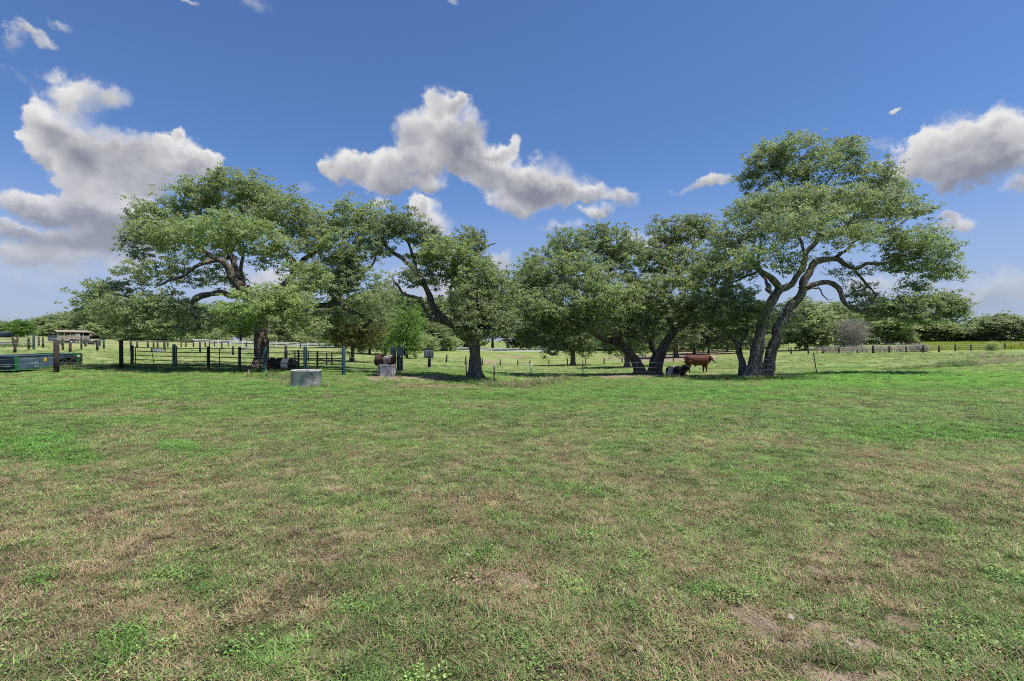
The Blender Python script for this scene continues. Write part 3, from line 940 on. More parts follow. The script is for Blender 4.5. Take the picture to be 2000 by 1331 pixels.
# middle oak: one straight trunk with buttressed foot, limb swinging to the left, dead top
big_oak('middle_oak', 928, 739, 25.6, [
    [(928, 746, 0, .42), (928, 728, 0, .34), (928, 705, 0, .30), (927, 680, 0, .28), (924, 660, 0, .28), (920, 648, 0, .26)],
    [(922, 662, 0, .28), (904, 648, -.3, .25), (884, 637, -.6, .22), (862, 625, -.9, .21), (850, 600, -1, .17), (838, 572, -1, .14), (830, 556, -1, .13), (815, 538, -.8, .12), (798, 520, -.5, .11), (770, 492, 0, .09), (752, 474, 0, .07), (730, 464, 0, .04)],
    [(862, 625, -.9, .13), (842, 620, -1.3, .11), (826, 602, -1.6, .09), (820, 588, -1.6, .08), (794, 576, -1.8, .07), (772, 556, -2, .05), (765, 536, -2, .03)],
    [(830, 556, -1, .09), (812, 520, .2, .08), (803, 498, .4, .07), (793, 476, .4, .06), (766, 453, .4, .04), (780, 425, .4, .02)],
    [(922, 656, 0, .22), (919, 620, .3, .18), (915, 590, .3, .15), (904, 556, .2, .12), (894, 535, .2, .10), (880, 500, 0, .07), (860, 470, 0, .04)],
    [(904, 556, .2, .09), (922, 520, .6, .08), (932, 495, .8, .06), (945, 486, .8, .05), (967, 477, .8, .02)],
    [(932, 495, .8, .05), (944, 476, 1, .04), (948, 464, 1, .03), (943, 449, 1, .012)],
    [(924, 652, 0, .2), (942, 620, -.6, .15), (962, 590, -1, .11), (978, 565, -1, .07), (985, 540, -1, .03)],
    [(924, 652, 0, .18), (926, 625, -1.6, .12), (930, 600, -2.4, .08), (938, 570, -2.6, .04)],
    [(888, 636, -.6, .1), (884, 610, -1.6, .08), (878, 585, -2, .05)],
], [
    (785, 430, .3, 36, 24, None, .9, .1), (755, 452, .2, 38, 22, None, .8, .1), (822, 462, .2, 42, 26, None, .8, .15), (870, 500, -1.2, 56, 34, None, 1.1, .7), (922, 472, .8, 34, 22, None, .9, .05), (935, 505, .6, 34, 24, None, .6),
    (930, 545, -1, 56, 40, None, 1.1, .65), (968, 575, -1, 34, 44, None, 1, .4), (915, 590, -2, 44, 32, None, .7, .3), (935, 625, -2.4, 56, 34, 1.1, 1.2, .35), (968, 630, -1.2, 36, 32, None, 1, .3), (845, 540, -1, 44, 26, None, .5, .3), (800, 548, -1.8, 34, 24, None, .45, .1),
    (740, 478, 0, 26, 22, None, .7), (925, 645, -2, 30, 18, None, .9, .3), (985, 600, 0, 22, 34, None, .8, .3), (820, 500, 1, 40, 30, None, .4), (800, 590, -1.6, 30, 14, None, .35),
], 'oak with a single straight buttressed trunk and bare dead twigs at its top', 23, per_m2=11.0, leaves=108, leaf=0.115)

# the twin oaks between the middle oak and the great right one
big_oak('twin_oak_left', 1248, 730, 33.0, [
    [(1250, 734, 0, .50), (1247, 718, 0, .40), (1240, 703, 0, .36), (1230, 690, 0, .33), (1216, 676, 0, .31), (1204, 666, 0, .29)],
    [(1210, 670, 0, .26), (1190, 664, -.3, .22), (1165, 655, -.7, .18), (1135, 640, -1.2, .14), (1110, 634, -1.6, .11), (1092, 648, -1.8, .09), (1078, 668, -2, .06), (1060, 680, -2, .03)],
    [(1212, 670, 0, .25), (1205, 640, 0, .21), (1194, 605, 0, .18), (1180, 562, 0, .15), (1148, 535, 0, .11), (1110, 500, 0, .07), (1095, 465, 0, .03)],
    [(1180, 562, 0, .12), (1195, 520, .4, .10), (1205, 480, .4, .07), (1200, 450, .4, .03)],
    [(1110, 634, -1.6, .08), (1080, 600, -1, .07), (1058, 582, -.6, .06), (1035, 600, -.6, .04), (1020, 620, -.6, .02)],
    [(1148, 535, 0, .08), (1100, 540, -.4, .06), (1060, 535, -.6, .04), (1030, 560, -.6, .02)],
    [(1194, 605, 0, .12), (1160, 590, -2, .09), (1120, 580, -3, .05)],
    [(1194, 605, 0, .12), (1230, 570, -1, .09), (1240, 530, -1, .05)],
], [
    (1112, 475, 0, 46, 32, None, .9), (1160, 460, .6, 30, 22, None, .8), (1202, 468, .2, 44, 32, None, .9), (1062, 525, 0, 50, 40, None, 1, .2), (1130, 535, -2, 74, 38, None, 1, .3), (1042, 585, -.6, 36, 44, None, 1, .1), (1100, 595, -3, 74, 40, None, 1, .35),
    (1180, 590, -3, 64, 42, None, 1.1, .45), (1052, 645, -1.4, 40, 34, None, 1.1, .1), (1125, 640, -2.4, 50, 20, None, .7, .3), (1178, 630, -3, 44, 20, None, .6, .4), (1232, 515, .2, 44, 44, None, .8, .25), (1078, 678, -2, 26, 14, None, .8), (1165, 500, 1.5, 60, 34, None, .6), (1030, 660, -1, 20, 22, None, .8),
], 'left one of the twin oaks, its trunk leaning left over the bare shaded soil', 37, rs=0.84, per_m2=8.5, leaves=100, leaf=0.125)

big_oak('twin_oak_right', 1284, 730, 33.2, [
    [(1278, 735, 0, .58), (1282, 720, 0, .46), (1288, 700, 0, .40), (1294, 682, 0, .37), (1307, 660, 0, .33), (1318, 646, 0, .30)],
    [(1314, 650, 0, .27), (1328, 636, 0, .24), (1345, 620, 0, .21), (1362, 606, 0, .18), (1382, 585, .3, .14), (1398, 550, .5, .10), (1405, 515, .5, .05)],
    [(1314, 650, 0, .2), (1310, 625, -.4, .16), (1302, 604, -.6, .13), (1296, 570, -.4, .11), (1300, 520, .4, .09), (1310, 470, .8, .05), (1312, 440, 1, .02)],
    [(1302, 604, -.6, .08), (1283, 600, -1, .07), (1265, 601, -1.4, .05), (1245, 615, -1.6, .03)],
    [(1362, 606, 0, .11), (1355, 560, .6, .09), (1350, 510, 1, .07), (1358, 465, 1, .03)],
    [(1345, 620, 0, .1), (1360, 625, -1.6, .07), (1385, 618, -2.6, .05), (1400, 600, -3, .03)],
    [(1276, 728, 2.6, .26), (1274, 705, 2.6, .2), (1276, 686, 2.6, .18), (1267, 668, 2.6, .17), (1262, 630, 2.4, .13), (1270, 580, 2.2, .08), (1285, 530, 2, .04)],
], [
    (1308, 455, .8, 52, 30, None, .9, .1), (1362, 450, 1, 44, 32, None, .9, .1), (1284, 505, .2, 54, 38, None, .9, .25), (1345, 520, -.6, 54, 40, None, .9, .3), (1258, 575, -2, 54, 42, None, 1.1, .35), (1325, 575, -2, 56, 40, None, 1.1, .4), (1238, 635, -1.6, 36, 32, None, 1, .3),
    (1285, 625, -.8, 36, 24, None, .8, .2), (1395, 545, .4, 46, 40, None, .9, .15), (1375, 610, -2.4, 44, 28, None, .9, .2), (1345, 640, -1.4, 22, 12, None, .5), (1260, 660, 2.4, 30, 20, None, .8), (1410, 490, .6, 30, 30, None, .8),
], 'right one of the twin oaks, its trunk leaning right towards the red bull', 41, rs=0.84, per_m2=8.5, leaves=100, leaf=0.125)

# the great oak on the right: two stems from one foot and a slighter third
big_oak('right_oak', 1478, 737, 29.0, [
    [(1470, 742, 0, .62), (1473, 722, 0, .50), (1477, 695, 0, .42), (1482, 668, 0, .36), (1488, 640, 0, .33), (1497, 611, 0, .31), (1508, 588, 0, .30), (1522, 566, 0, .28)],
    [(1494, 740, .3, .50), (1499, 715, .3, .42), (1506, 688, .3, .35), (1514, 660, .4, .31), (1534, 617, .5, .29), (1552, 588, .5, .28), (1566, 565, .5, .27), (1576, 543, .5, .25), (1590, 517, .5, .22), (1612, 503, .5, .20), (1633, 503, .5, .17), (1649, 520, .4, .15), (1668, 528, .4, .13), (1690, 520, .3, .11), (1740, 508, .2, .08), (1800, 508, 0, .05), (1845, 520, 0, .02)],
    [(1452, 740, .8, .30), (1448, 718, .8, .24), (1443, 690, .8, .20), (1436, 664, .8, .17), (1424, 648, .8, .12), (1412, 630, .8, .07)],
    [(1443, 690, .8, .12), (1450, 660, .8, .10), (1456, 630, .6, .06), (1450, 600, .4, .03)],
    [(1522, 566, 0, .25), (1515, 552, -.4, .21), (1486, 526, -.8, .17), (1464, 508, -1, .14), (1448, 480, -1, .10), (1434, 458, -1, .07), (1415, 440, -1, .03)],
    [(1486, 526, -.8, .1), (1450, 545, -1.4, .08), (1415, 560, -1.6, .06), (1385, 570, -1.6, .03)],
    [(1522, 566, 0, .24), (1545, 556, -.2, .2), (1560, 530, -.4, .18), (1576, 505, -.4, .17), (1597, 462, -.4, .14), (1595, 428, -.2, .11), (1588, 380, 0, .08), (1570, 330, 0, .05), (1560, 290, 0, .02)],
    [(1576, 505, -.4, .1), (1563, 470, .8, .1), (1562, 440, .9, .09), (1545, 390, .9, .07), (1515, 340, .9, .05), (1500, 310, .9, .02)],
    [(1597, 462, -.4, .1), (1622, 452, -1, .09), (1657, 436, -1.4, .07), (1682, 408, -1.6, .05), (1720, 390, -1.6, .03)],
    [(1588, 380, 0, .06), (1620, 345, .4, .05), (1645, 305, .4, .03)],
    [(1633, 503, .5, .12), (1660, 480, 1, .1), (1700, 462, 1, .08), (1750, 440, 1, .06), (1790, 420, 1, .03)],
    [(1566, 567, .5, .20), (1594, 556, .2, .18), (1618, 553, 0, .17), (1637, 564, -.2, .16), (1657, 588, -.4, .15), (1690, 611, -.6, .13), (1731, 621, -.8, .11), (1790, 615, -1, .08), (1829, 612, -1, .06), (1865, 606, -1, .03)],
    [(1829, 612, -1, .04), (1838, 590, -1, .03), (1850, 572, -1, .015)],
    [(1560, 562, .3, .06), (1598, 560, -1.2, .05), (1604, 578, -1.3, .04), (1616, 588, -1.4, .03), (1634, 586, -1.5, .012)],
    [(1668, 528, .4, .1), (1690, 550, .2, .08), (1705, 570, 0, .06), (1718, 600, 0, .03)],
    [(1512, 580, 0, .14), (1490, 540, 3, .11), (1480, 480, 4, .08), (1490, 420, 4, .04)],
], [
    (1556, 290, 0, 52, 26, None, 1), (1500, 312, .4, 44, 30, None, 1), (1645, 294, .3, 42, 26, None, 1), (1600, 335, 0, 66, 34, None, .8), (1695, 338, 0, 46, 32, None, 1), (1470, 350, .6, 32, 24, None, .9), (1735, 372, 0, 40, 26, None, 1), (1462, 420, -.6, 56, 28, None, .8), (1545, 395, -1.6, 62, 34, None, .9, .2), (1635, 395, -2.4, 84, 32, None, 1, .15),
    (1722, 398, -.8, 54, 30, None, .9, .1), (1786, 404, 0, 36, 22, None, 1, .1), (1430, 462, -1, 46, 30, None, .9), (1700, 448, -.6, 62, 30, None, .7, .2), (1790, 470, -.4, 62, 28, None, 1.1, .3), (1848, 490, 0, 30, 22, None, 1.2, .2), (1760, 512, 0, 54, 22, None, 1.0), (1838, 530, 0, 38, 18, None, 1.4),
    (1420, 520, -1.2, 56, 36, None, .9, .1), (1505, 460, -2, 46, 30, None, .8, .2), (1540, 515, -2, 36, 20, None, .8, .3), (1440, 590, 0, 44, 34, None, .8), (1395, 585, -1, 36, 34, None, .9), (1690, 566, 0, 26, 22, None, .5), (1712, 604, -.4, 34, 18, None, 1.3), (1772, 598, -.8, 46, 20, None, 1.5), (1838, 594, -1, 42, 24, None, 1.7, .1), (1868, 616, -1, 20, 20, None, 1.6), (1800, 622, -1, 50, 10, None, 1.2), (1690, 585, 0, 22, 26, None, 1.0),
    (1660, 535, .6, 30, 18, None, .5), (1420, 632, .8, 36, 26, None, 1), (1470, 620, .6, 26, 26, None, .7), (1600, 440, 2, 80, 30, None, .5), (1500, 400, 3, 60, 30, None, .6), (1590, 500, 1.6, 30, 16, None, .3), (1790, 556, 0, 30, 14, None, 1.0), (1468, 605, -.6, 34, 28, None, 1.0), (1525, 618, 3, 40, 28, None, .9), (1410, 600, -1, 40, 36, None, 1.0), (1530, 350, 1, 50, 26, None, .6), (1470, 660, .6, 22, 16, None, .5), (1560, 430, -4.5, 70, 30, 1.6, .7, .1), (1660, 460, -4, 60, 24, 1.4, .6, .1), (1480, 500, -4, 50, 24, 1.4, .7, .15),  # nearest masses added in front so the crown's shadow falls forward
], 'tallest oak, grey stems rising from one foot, one limb sweeping low to the right', 53, bark=BARK_OAK, rs=0.86, per_m2=9.0, leaves=102, leaf=0.110)

# ------------------------------------------------------------------ trees and brush behind
def generic_tree(name, seed, h, w, bole, n_cl, leafm, bark, leaf=0.34, per=1.6, leaves=60, low=False, trunk_r=0.30, lean=0.0, young=0.15, dens=1.0):
    """a tree of a kind, h metres tall and w wide, foot at the origin"""
    rng = random.Random(seed)
    limbs = [[(0, 0, -0.3, trunk_r * 1.3), (lean * 0.1, 0, bole * 0.4, trunk_r), (lean * 0.3, 0, bole, trunk_r * 0.85)]]
    clumps = []
    for k in range(n_cl):
        t = k / max(1, n_cl - 1)
        zz = (0.25 if low else bole * 0.9) + (h - (0.25 if low else bole * 0.9)) * (0.12 + 0.76 * t)
        rr = w * 0.5 * math.sin(math.pi * (0.22 + 0.62 * t)) * (0.75 if not low else 0.8)
        a = k * 2.4 + rng.uniform(-0.5, 0.5); r = rr * rng.uniform(0.35, 0.95) * (0.3 if t > 0.92 else 1)
        x = lean * t + r * math.cos(a); y = r * math.sin(a)
        s = w * rng.uniform(0.17, 0.26)
        clumps.append((x, y, zz, s, s, s * rng.uniform(0.55, 0.8), dens * rng.uniform(0.8, 1.1), max(0, young + rng.uniform(-0.15, 0.25))))
        if rng.random() < 0.75:
            limbs.append([(lean * 0.3, 0, bole * rng.uniform(0.85, 1.0), trunk_r * 0.5), (lean * 0.4 + x * 0.35, y * 0.35, bole + (zz - bole) * 0.5, trunk_r * 0.3), (x, y, zz - s * 0.2, trunk_r * 0.1)])
    if len(limbs) == 1:
        limbs.append([(0, 0, bole * 0.9, trunk_r * 0.5), (0, 0, h * 0.7, trunk_r * 0.2)])
    wood, crown = make_tree(limbs, clumps, seed, per_m2=per, leaves=leaves, leaf=leaf, spray=(0.55, 0.55, 0.3), step=0.7)
    return tree_meshes(name, wood, crown, bark, leafm) + (h, w)


FAR = {
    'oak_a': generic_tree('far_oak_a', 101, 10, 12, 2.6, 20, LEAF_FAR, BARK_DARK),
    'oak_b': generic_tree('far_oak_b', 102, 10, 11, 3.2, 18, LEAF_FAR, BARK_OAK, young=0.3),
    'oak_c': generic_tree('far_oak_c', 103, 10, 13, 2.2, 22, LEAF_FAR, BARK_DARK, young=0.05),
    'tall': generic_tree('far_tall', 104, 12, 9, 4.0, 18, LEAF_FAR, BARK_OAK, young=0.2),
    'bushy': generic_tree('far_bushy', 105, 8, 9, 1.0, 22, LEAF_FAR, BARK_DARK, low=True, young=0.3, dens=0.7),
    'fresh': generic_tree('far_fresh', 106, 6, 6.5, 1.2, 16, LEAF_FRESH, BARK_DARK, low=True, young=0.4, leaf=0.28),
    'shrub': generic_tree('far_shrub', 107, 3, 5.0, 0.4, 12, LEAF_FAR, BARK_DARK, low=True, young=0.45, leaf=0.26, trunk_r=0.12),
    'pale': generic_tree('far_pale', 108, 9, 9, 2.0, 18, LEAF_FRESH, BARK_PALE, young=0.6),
}


KIND_WORDS = {'oak_a': 'round dark oak', 'oak_b': 'light green oak', 'oak_c': 'wide dark oak', 'tall': 'tall slim tree', 'bushy': 'bushy tree leafy to the ground', 'pale': 'pale green tree', 'shrub': 'low green shrub', 'fresh': 'bright green tree'}
MARKS = [(0, 'at the very left edge of the photograph'), (22, 'behind the row of dark blue bales'), (68, 'between the lone bright green tree and the stock trailer'), (95, 'behind the tail of the stock trailer'), (122, 'behind the roof of the stock trailer'), (142, 'behind the middle of the stock trailer'), (186, 'just right of the stock trailer'), (206, 'behind the dark blue cart'), (232, 'straight behind the wooden corner post'),
         (262, 'behind the left post of the short pipe gate'), (280, 'behind the brace of the short pipe gate'), (320, 'behind the pale stock tank'), (337, 'behind the right post of the short pipe gate'), (380, 'where the white fence begins'), (400, 'behind the first posts of the white fence'), (435, 'behind the middle of the long pipe gate'), (470, 'just left of the big dark oak trunk'), (500, 'straight behind the big dark oak trunk'), (520, 'at the right side of the big dark oak trunk'), (548, 'behind the belted cow at the gate'), (580, 'left of the small white shed'), (612, 'right behind the small white shed'),
         (652, 'left of the last teal gate post'), (705, 'behind the pale grey trunk'), (742, 'above the rusty feed drum'), (762, 'left of the tall meter stand'), (800, 'behind the tall meter stand'), (832, 'behind the single meter box'), (848, 'right of the single meter box'), (884, 'just left of the middle oak trunk'), (900, 'behind the left side of the middle oak trunk'), (930, 'straight behind the middle oak trunk'), (962, 'above the steel post with the white cap'), (992, 'above the weedy swale'), (1033, 'standing highest in the gap between middle and twin oaks'), (1076, 'behind the low pale gate'), (1100, 'left of the stout oak in the hollow'), (1150, 'right of the stout oak in the hollow'), (1185, 'left of the twin oaks'),
         (1240, 'behind the left twin trunk'), (1262, 'between the twin trunks'), (1295, 'behind the right twin trunk'), (1343, 'left of the red bull'), (1356, 'above the rump of the red bull'), (1384, 'above the head of the red bull'), (1420, 'between the red bull and the tallest oak'), (1440, 'behind the slight left stem of the tallest oak'), (1480, 'behind the main stem of the tallest oak'), (1500, 'behind the right stem of the tallest oak'), (1522, 'just right of the stems of the tallest oak'),
         (1632, 'left of the pale leafless shrub'), (1690, 'just right of the pale leafless shrub'), (1715, 'above the low sweeping limb where it starts'), (1735, 'behind the vines on the middle posts'), (1762, 'behind the tallest dead vines'), (1790, 'behind the end of the dead vines'), (1802, 'where the crop strip begins'), (1838, 'behind the left part of the crop strip'), (1876, 'under the tip of the sweeping limb'), (1922, 'behind the small bush by the crop'), (1960, 'behind the right part of the crop'), (1978, 'farthest back beyond the crop'), (2012, 'at the very right edge of the photograph')]
USED = set()


def far_label(kind, px):
    for (m_, ph) in sorted(MARKS, key=lambda q: abs(q[0] - px)):
        t = KIND_WORDS[kind] + ' ' + ph
        if t not in USED:
            USED.add(t)
            return t


def far_tree(kind, px, d, top_py, w_px, label, group, rz=None, name='tree'):
    if group: label = far_label(kind, px)
    wm, cm, h, w = FAR[kind]
    p = on_ground(px, d)
    H = (CAM_Z + (665.5 - top_py) / FPX * d) - p.z
    rng = random.Random(int(px * 7 + d))
    s = w_px * d / FPX / w
    return plant(name, wm, cm, p, label, 'tree' if kind != 'shrub' else 'shrub', group, rng.uniform(0, 6.28) if rz is None else rz, (s, s, H / h))


L1 = ('leafy tree in the dark treeline left of the white fence', 'treeline on the far left')
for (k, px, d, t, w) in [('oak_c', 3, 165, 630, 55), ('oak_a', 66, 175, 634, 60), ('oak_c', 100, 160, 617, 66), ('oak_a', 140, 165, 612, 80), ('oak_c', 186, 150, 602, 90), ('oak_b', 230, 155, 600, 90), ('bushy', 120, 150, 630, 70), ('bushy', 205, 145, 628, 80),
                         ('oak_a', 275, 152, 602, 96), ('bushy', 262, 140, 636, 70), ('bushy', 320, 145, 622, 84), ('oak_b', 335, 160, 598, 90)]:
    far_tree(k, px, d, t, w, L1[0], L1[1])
far_tree('fresh', 42, 128, 624, 58, 'small bright green round tree standing alone near the left edge', None)
L2 = ('leafy tree of the woods right behind the white rail fence', 'woods behind the white fence')
for (k, px, d, t, w) in [('oak_a', 385, 165, 596, 90), ('bushy', 400, 158, 625, 80), ('oak_b', 440, 168, 594, 96), ('pale', 470, 160, 622, 70), ('tall', 500, 170, 588, 90), ('bushy', 545, 160, 618, 84), ('oak_a', 575, 172, 588, 100), ('pale', 612, 165, 620, 70), ('oak_b', 650, 172, 592, 90),
                         ('bushy', 655, 160, 632, 70), ('tall', 705, 170, 575, 90), ('oak_c', 760, 175, 570, 96), ('pale', 800, 150, 585, 96), ('bushy', 742, 150, 628, 70), ('bushy', 845, 150, 625, 80)]:
    far_tree(k, px, d, t, w, L2[0], L2[1])
L3 = ('tree of the dim woods across the hollow in the middle', 'woods across the hollow')
for (k, px, d, t, w) in [('tall', 850, 155, 580, 90), ('oak_a', 890, 165, 575, 100), ('tall', 930, 175, 590, 90), ('bushy', 900, 172, 630, 90), ('oak_b', 962, 180, 585, 90), ('tall', 992, 172, 590, 80), ('oak_b', 1034, 178, 518, 92), ('bushy', 1030, 185, 622, 100), ('oak_a', 1078, 180, 585, 90),
                         ('tall', 1150, 180, 585, 90), ('oak_c', 1190, 172, 590, 90), ('bushy', 1100, 188, 625, 100), ('oak_a', 1240, 175, 580, 96), ('bushy', 1180, 185, 628, 100), ('bushy', 1260, 180, 628, 100), ('tall', 1300, 170, 585, 90), ('oak_b', 1345, 165, 590, 90), ('bushy', 1340, 180, 628, 100), ('pale', 1300, 185, 630, 90)]:
    far_tree(k, px, d, t, w, L3[0], L3[1])
L4 = ('tree in the grove behind the red bull and the tallest oak', 'grove behind the bull')
for (k, px, d, t, w) in [('oak_a', 1356, 128, 600, 90), ('oak_c', 1384, 122, 606, 84), ('oak_b', 1420, 135, 600, 90), ('tall', 1440, 120, 598, 80), ('bushy', 1420, 170, 628, 100), ('oak_a', 1480, 150, 598, 90), ('bushy', 1500, 165, 630, 90), ('pale', 1522, 150, 625, 60)]:
    far_tree(k, px, d, t, w, L4[0], L4[1])
far_tree('bushy', 1575, 120, 586, 125, 'dense dark green tree leafy to the ground right of the tallest oak', None)
L5 = ('green tree in the right treeline behind the post and wire fence', 'treeline on the right')
for (k, px, d, t, w) in [('oak_b', 1632, 165, 594, 90), ('oak_a', 1690, 172, 603, 84), ('oak_b', 1735, 160, 610, 110), ('oak_a', 1790, 168, 622, 104), ('bushy', 1715, 178, 636, 90), ('oak_b', 1838, 165, 628, 90), ('bushy', 1800, 180, 640, 110), ('oak_c', 1882, 172, 636, 80), ('bushy', 1870, 185, 645, 110)]:
    far_tree(k, px, d, t, w, L5[0], L5[1])
L6 = ('dark spreading oak behind the yellow-green crop at the right edge', 'dark oaks behind the crop')
for (k, px, d, t, w) in [('oak_c', 1922, 160, 622, 84), ('oak_c', 1960, 150, 617, 110), ('oak_c', 2012, 155, 622, 100), ('bushy', 1975, 195, 648, 120)]:
    far_tree(k, px, d, t, w, L6[0], L6[1])

# nearer single trees
near_grey = generic_tree('grey_tree', 120, 6, 8.5, 2.4, 20, leaf_mat('dusty_leaf', (0.110, 0.125, 0.060), (0.170, 0.185, 0.085), (0.210, 0.250, 0.090)), BARK_PALE, leaf=0.16, per=4.0, leaves=70, trunk_r=0.2, young=0.4, lean=0.3)
FAR['grey'] = near_grey
far_tree('grey', 688, 50, 600, 150, 'dusty green tree with a pale grey trunk behind the last gate post', None, 0.4)
near_fresh = generic_tree('fresh_tree', 121, 5, 5.0, 1.4, 16, LEAF_FRESH, BARK_DARK, leaf=0.18, per=3.0, leaves=60, trunk_r=0.12, young=0.5, low=True)
FAR['freshn'] = near_fresh
far_tree('freshn', 795, 74, 596, 84, 'bright green young tree behind the grey meter boxes', None, 1.0)
far_tree('freshn', 752, 80, 615, 60, 'bright green young tree between the pale trunk and the meter boxes', None, 3.0)
far_tree('oak_c', 722, 84, 588, 110, 'dark trunked tree behind the pale grey trunk', None, 2.0)
mid_oak = generic_tree('mid_oak', 122, 10, 12, 2.6, 24, LEAF_OAK, BARK_OAK, leaf=0.22, per=2.4, leaves=70, trunk_r=0.45, young=0.1)
FAR['mid'] = mid_oak
far_tree('mid', 1119, 92, 605, 130, 'stout oak down in the hollow under the left twin oak', None, 0.2)
far_tree('mid', 1225, 74, 585, 150, 'pale trunked oak directly behind the left twin oak', None, 2.2)
far_tree('mid', 1320, 110, 596, 130, 'oak beside the bare dirt track behind the twin oaks', None, 4.2)
L7 = ('low leafy shrub along the foot of the far woods', 'shrubs at the foot of the woods')
for (px, d, t, w) in [(20, 140, 648, 40), (90, 150, 646, 50), (380, 150, 648, 50), (430, 152, 650, 46), (520, 155, 650, 60), (585, 158, 652, 50), (650, 150, 655, 60), (830, 140, 655, 60), (880, 150, 655, 50), (1290, 150, 655, 70), (1350, 150, 655, 70), (1420, 150, 650, 60), (1500, 140, 655, 60), (1690, 160, 650, 60), (1760, 165, 652, 60)]:
    far_tree('shrub', px, d, t, w, L7[0], L7[1], name='shrub')

# dead brush: pale bare shrub and the grey vines hanging on the fence
rngb = np.random.default_rng(5)


def twig_bush(name, loc, w, dp, h, n, label, cat, mat, spread=1.0, seed=1):
    rng = np.random.default_rng(seed)
    lines = []
    for k in range(n):
        x0 = rng.uniform(-w, w) * (0.25 if spread > 0.9 else 1.0); y0 = rng.uniform(-dp, dp)
        a = rng.uniform(0, 6.28); l = h * rng.uniform(0.5, 1.0)
        tx = x0 + math.cos(a) * w * 0.8 * rng.uniform(0.1, 1) * spread; ty = y0 + math.sin(a) * dp
        m1 = np.array([x0 * .5 + tx * .5 + rng.normal() * .1, y0 * .5 + ty * .5, l * 0.65])
        e = np.array([tx + rng.normal() * .15, ty, l if spread > 0.9 else l * rng.uniform(0.4, 1)])
        lines.append(catmull([(x0, y0, 0, .03), tuple(m1) + (.022,), tuple(e) + (.010,)], 0.3))
        for j in range(5):
            s = m1 + (e - m1) * rng.uniform(-0.3, 1)
            q = s + rng.normal(size=3) * np.array([.35, .2, .3]) * (h / 3 + .4)
            lines.append(np.array([list(s) + [.012], list((s + q) / 2 + rng.normal(size=3) * .05) + [.010], list(q) + [.006]]))
    v, f = tubes(lines, lambda r: 3)
    root = empty(name, loc); look(root, label, cat)
    me = quick_mesh(name + '_twigs', v, f); me.materials.append(mat)
    look(link('branch', me, parent=root), kind='stuff')
    ends = np.vstack([l[-2:, :3] for l in lines])
    C = np.repeat(ends, 5, axis=0) + rng.normal(size=(len(ends) * 5, 3)) * 0.16
    lv, lf = leaf_cards(rng, C, 0.11, 0.2, 0.4)
    cm = quick_mesh(name + '_leaves', lv, lf); cm.materials.append(LEAF_GREY)
    add_attr(cm, 'tint', np.repeat(rng.uniform(0, 1, len(C)), 4)); add_attr(cm, 'young', np.zeros(len(C) * 4))
    look(link('dead_leaf', cm, parent=root), kind='stuff')
    return root


TWIG = simple_mat('grey_twig_bark', (0.36, 0.33, 0.31), 0.95, var=0.4)
p = on_ground(1660, 112)
twig_bush('bare_shrub', p, 4.2, 2.8, 112 * 0.062, 230, 'pale grey leafless shrub between the dark trees on the right', 'shrub', TWIG, 1.0, 3)
for (px, hw, h, lab) in [(1622, 2.4, 1.4, 'grey dead vines heaped on the fence under the bare shrub'), (1676, 2.2, 1.3, 'low grey dead vines on the fence right of the bare shrub'), (1728, 2.2, 1.5, 'grey dead vines hanging on the middle posts of the right fence'),
                         (1775, 2.6, 1.7, 'tallest mass of grey dead vines on the right fence'), (1797, 1.2, 1.4, 'dead vines wrapped round the post where the crop begins')]:
    q = on_ground(px, 83)
    twig_bush('vine_brush', q, hw, 0.6, h, 46, lab, 'brush', TWIG, 0.5, int(px))
q = on_ground(1938, 83)
FARSH = FAR['shrub']
plant('shrub', FARSH[0], FARSH[1], q, 'small dark green bush at a fence post before the crop', 'shrub', None, 0.5, (0.42, 0.42, 0.42))

# standing crop, swale weeds, long grass: masses nobody could count
CROP_MAT = blade_mat('crop_blade', [(0.330, 0.430, 0.040), (0.430, 0.520, 0.070), (0.340, 0.470, 0.040)], [(0.420, 0.400, 0.120), (0.330, 0.300, 0.110)], 0.4)
WEED_MAT = blade_mat('weed_blade', [(0.110, 0.200, 0.045), (0.170, 0.260, 0.070), (0.120, 0.230, 0.045)], [(0.520, 0.450, 0.310), (0.370, 0.290, 0.190)], 0.4)


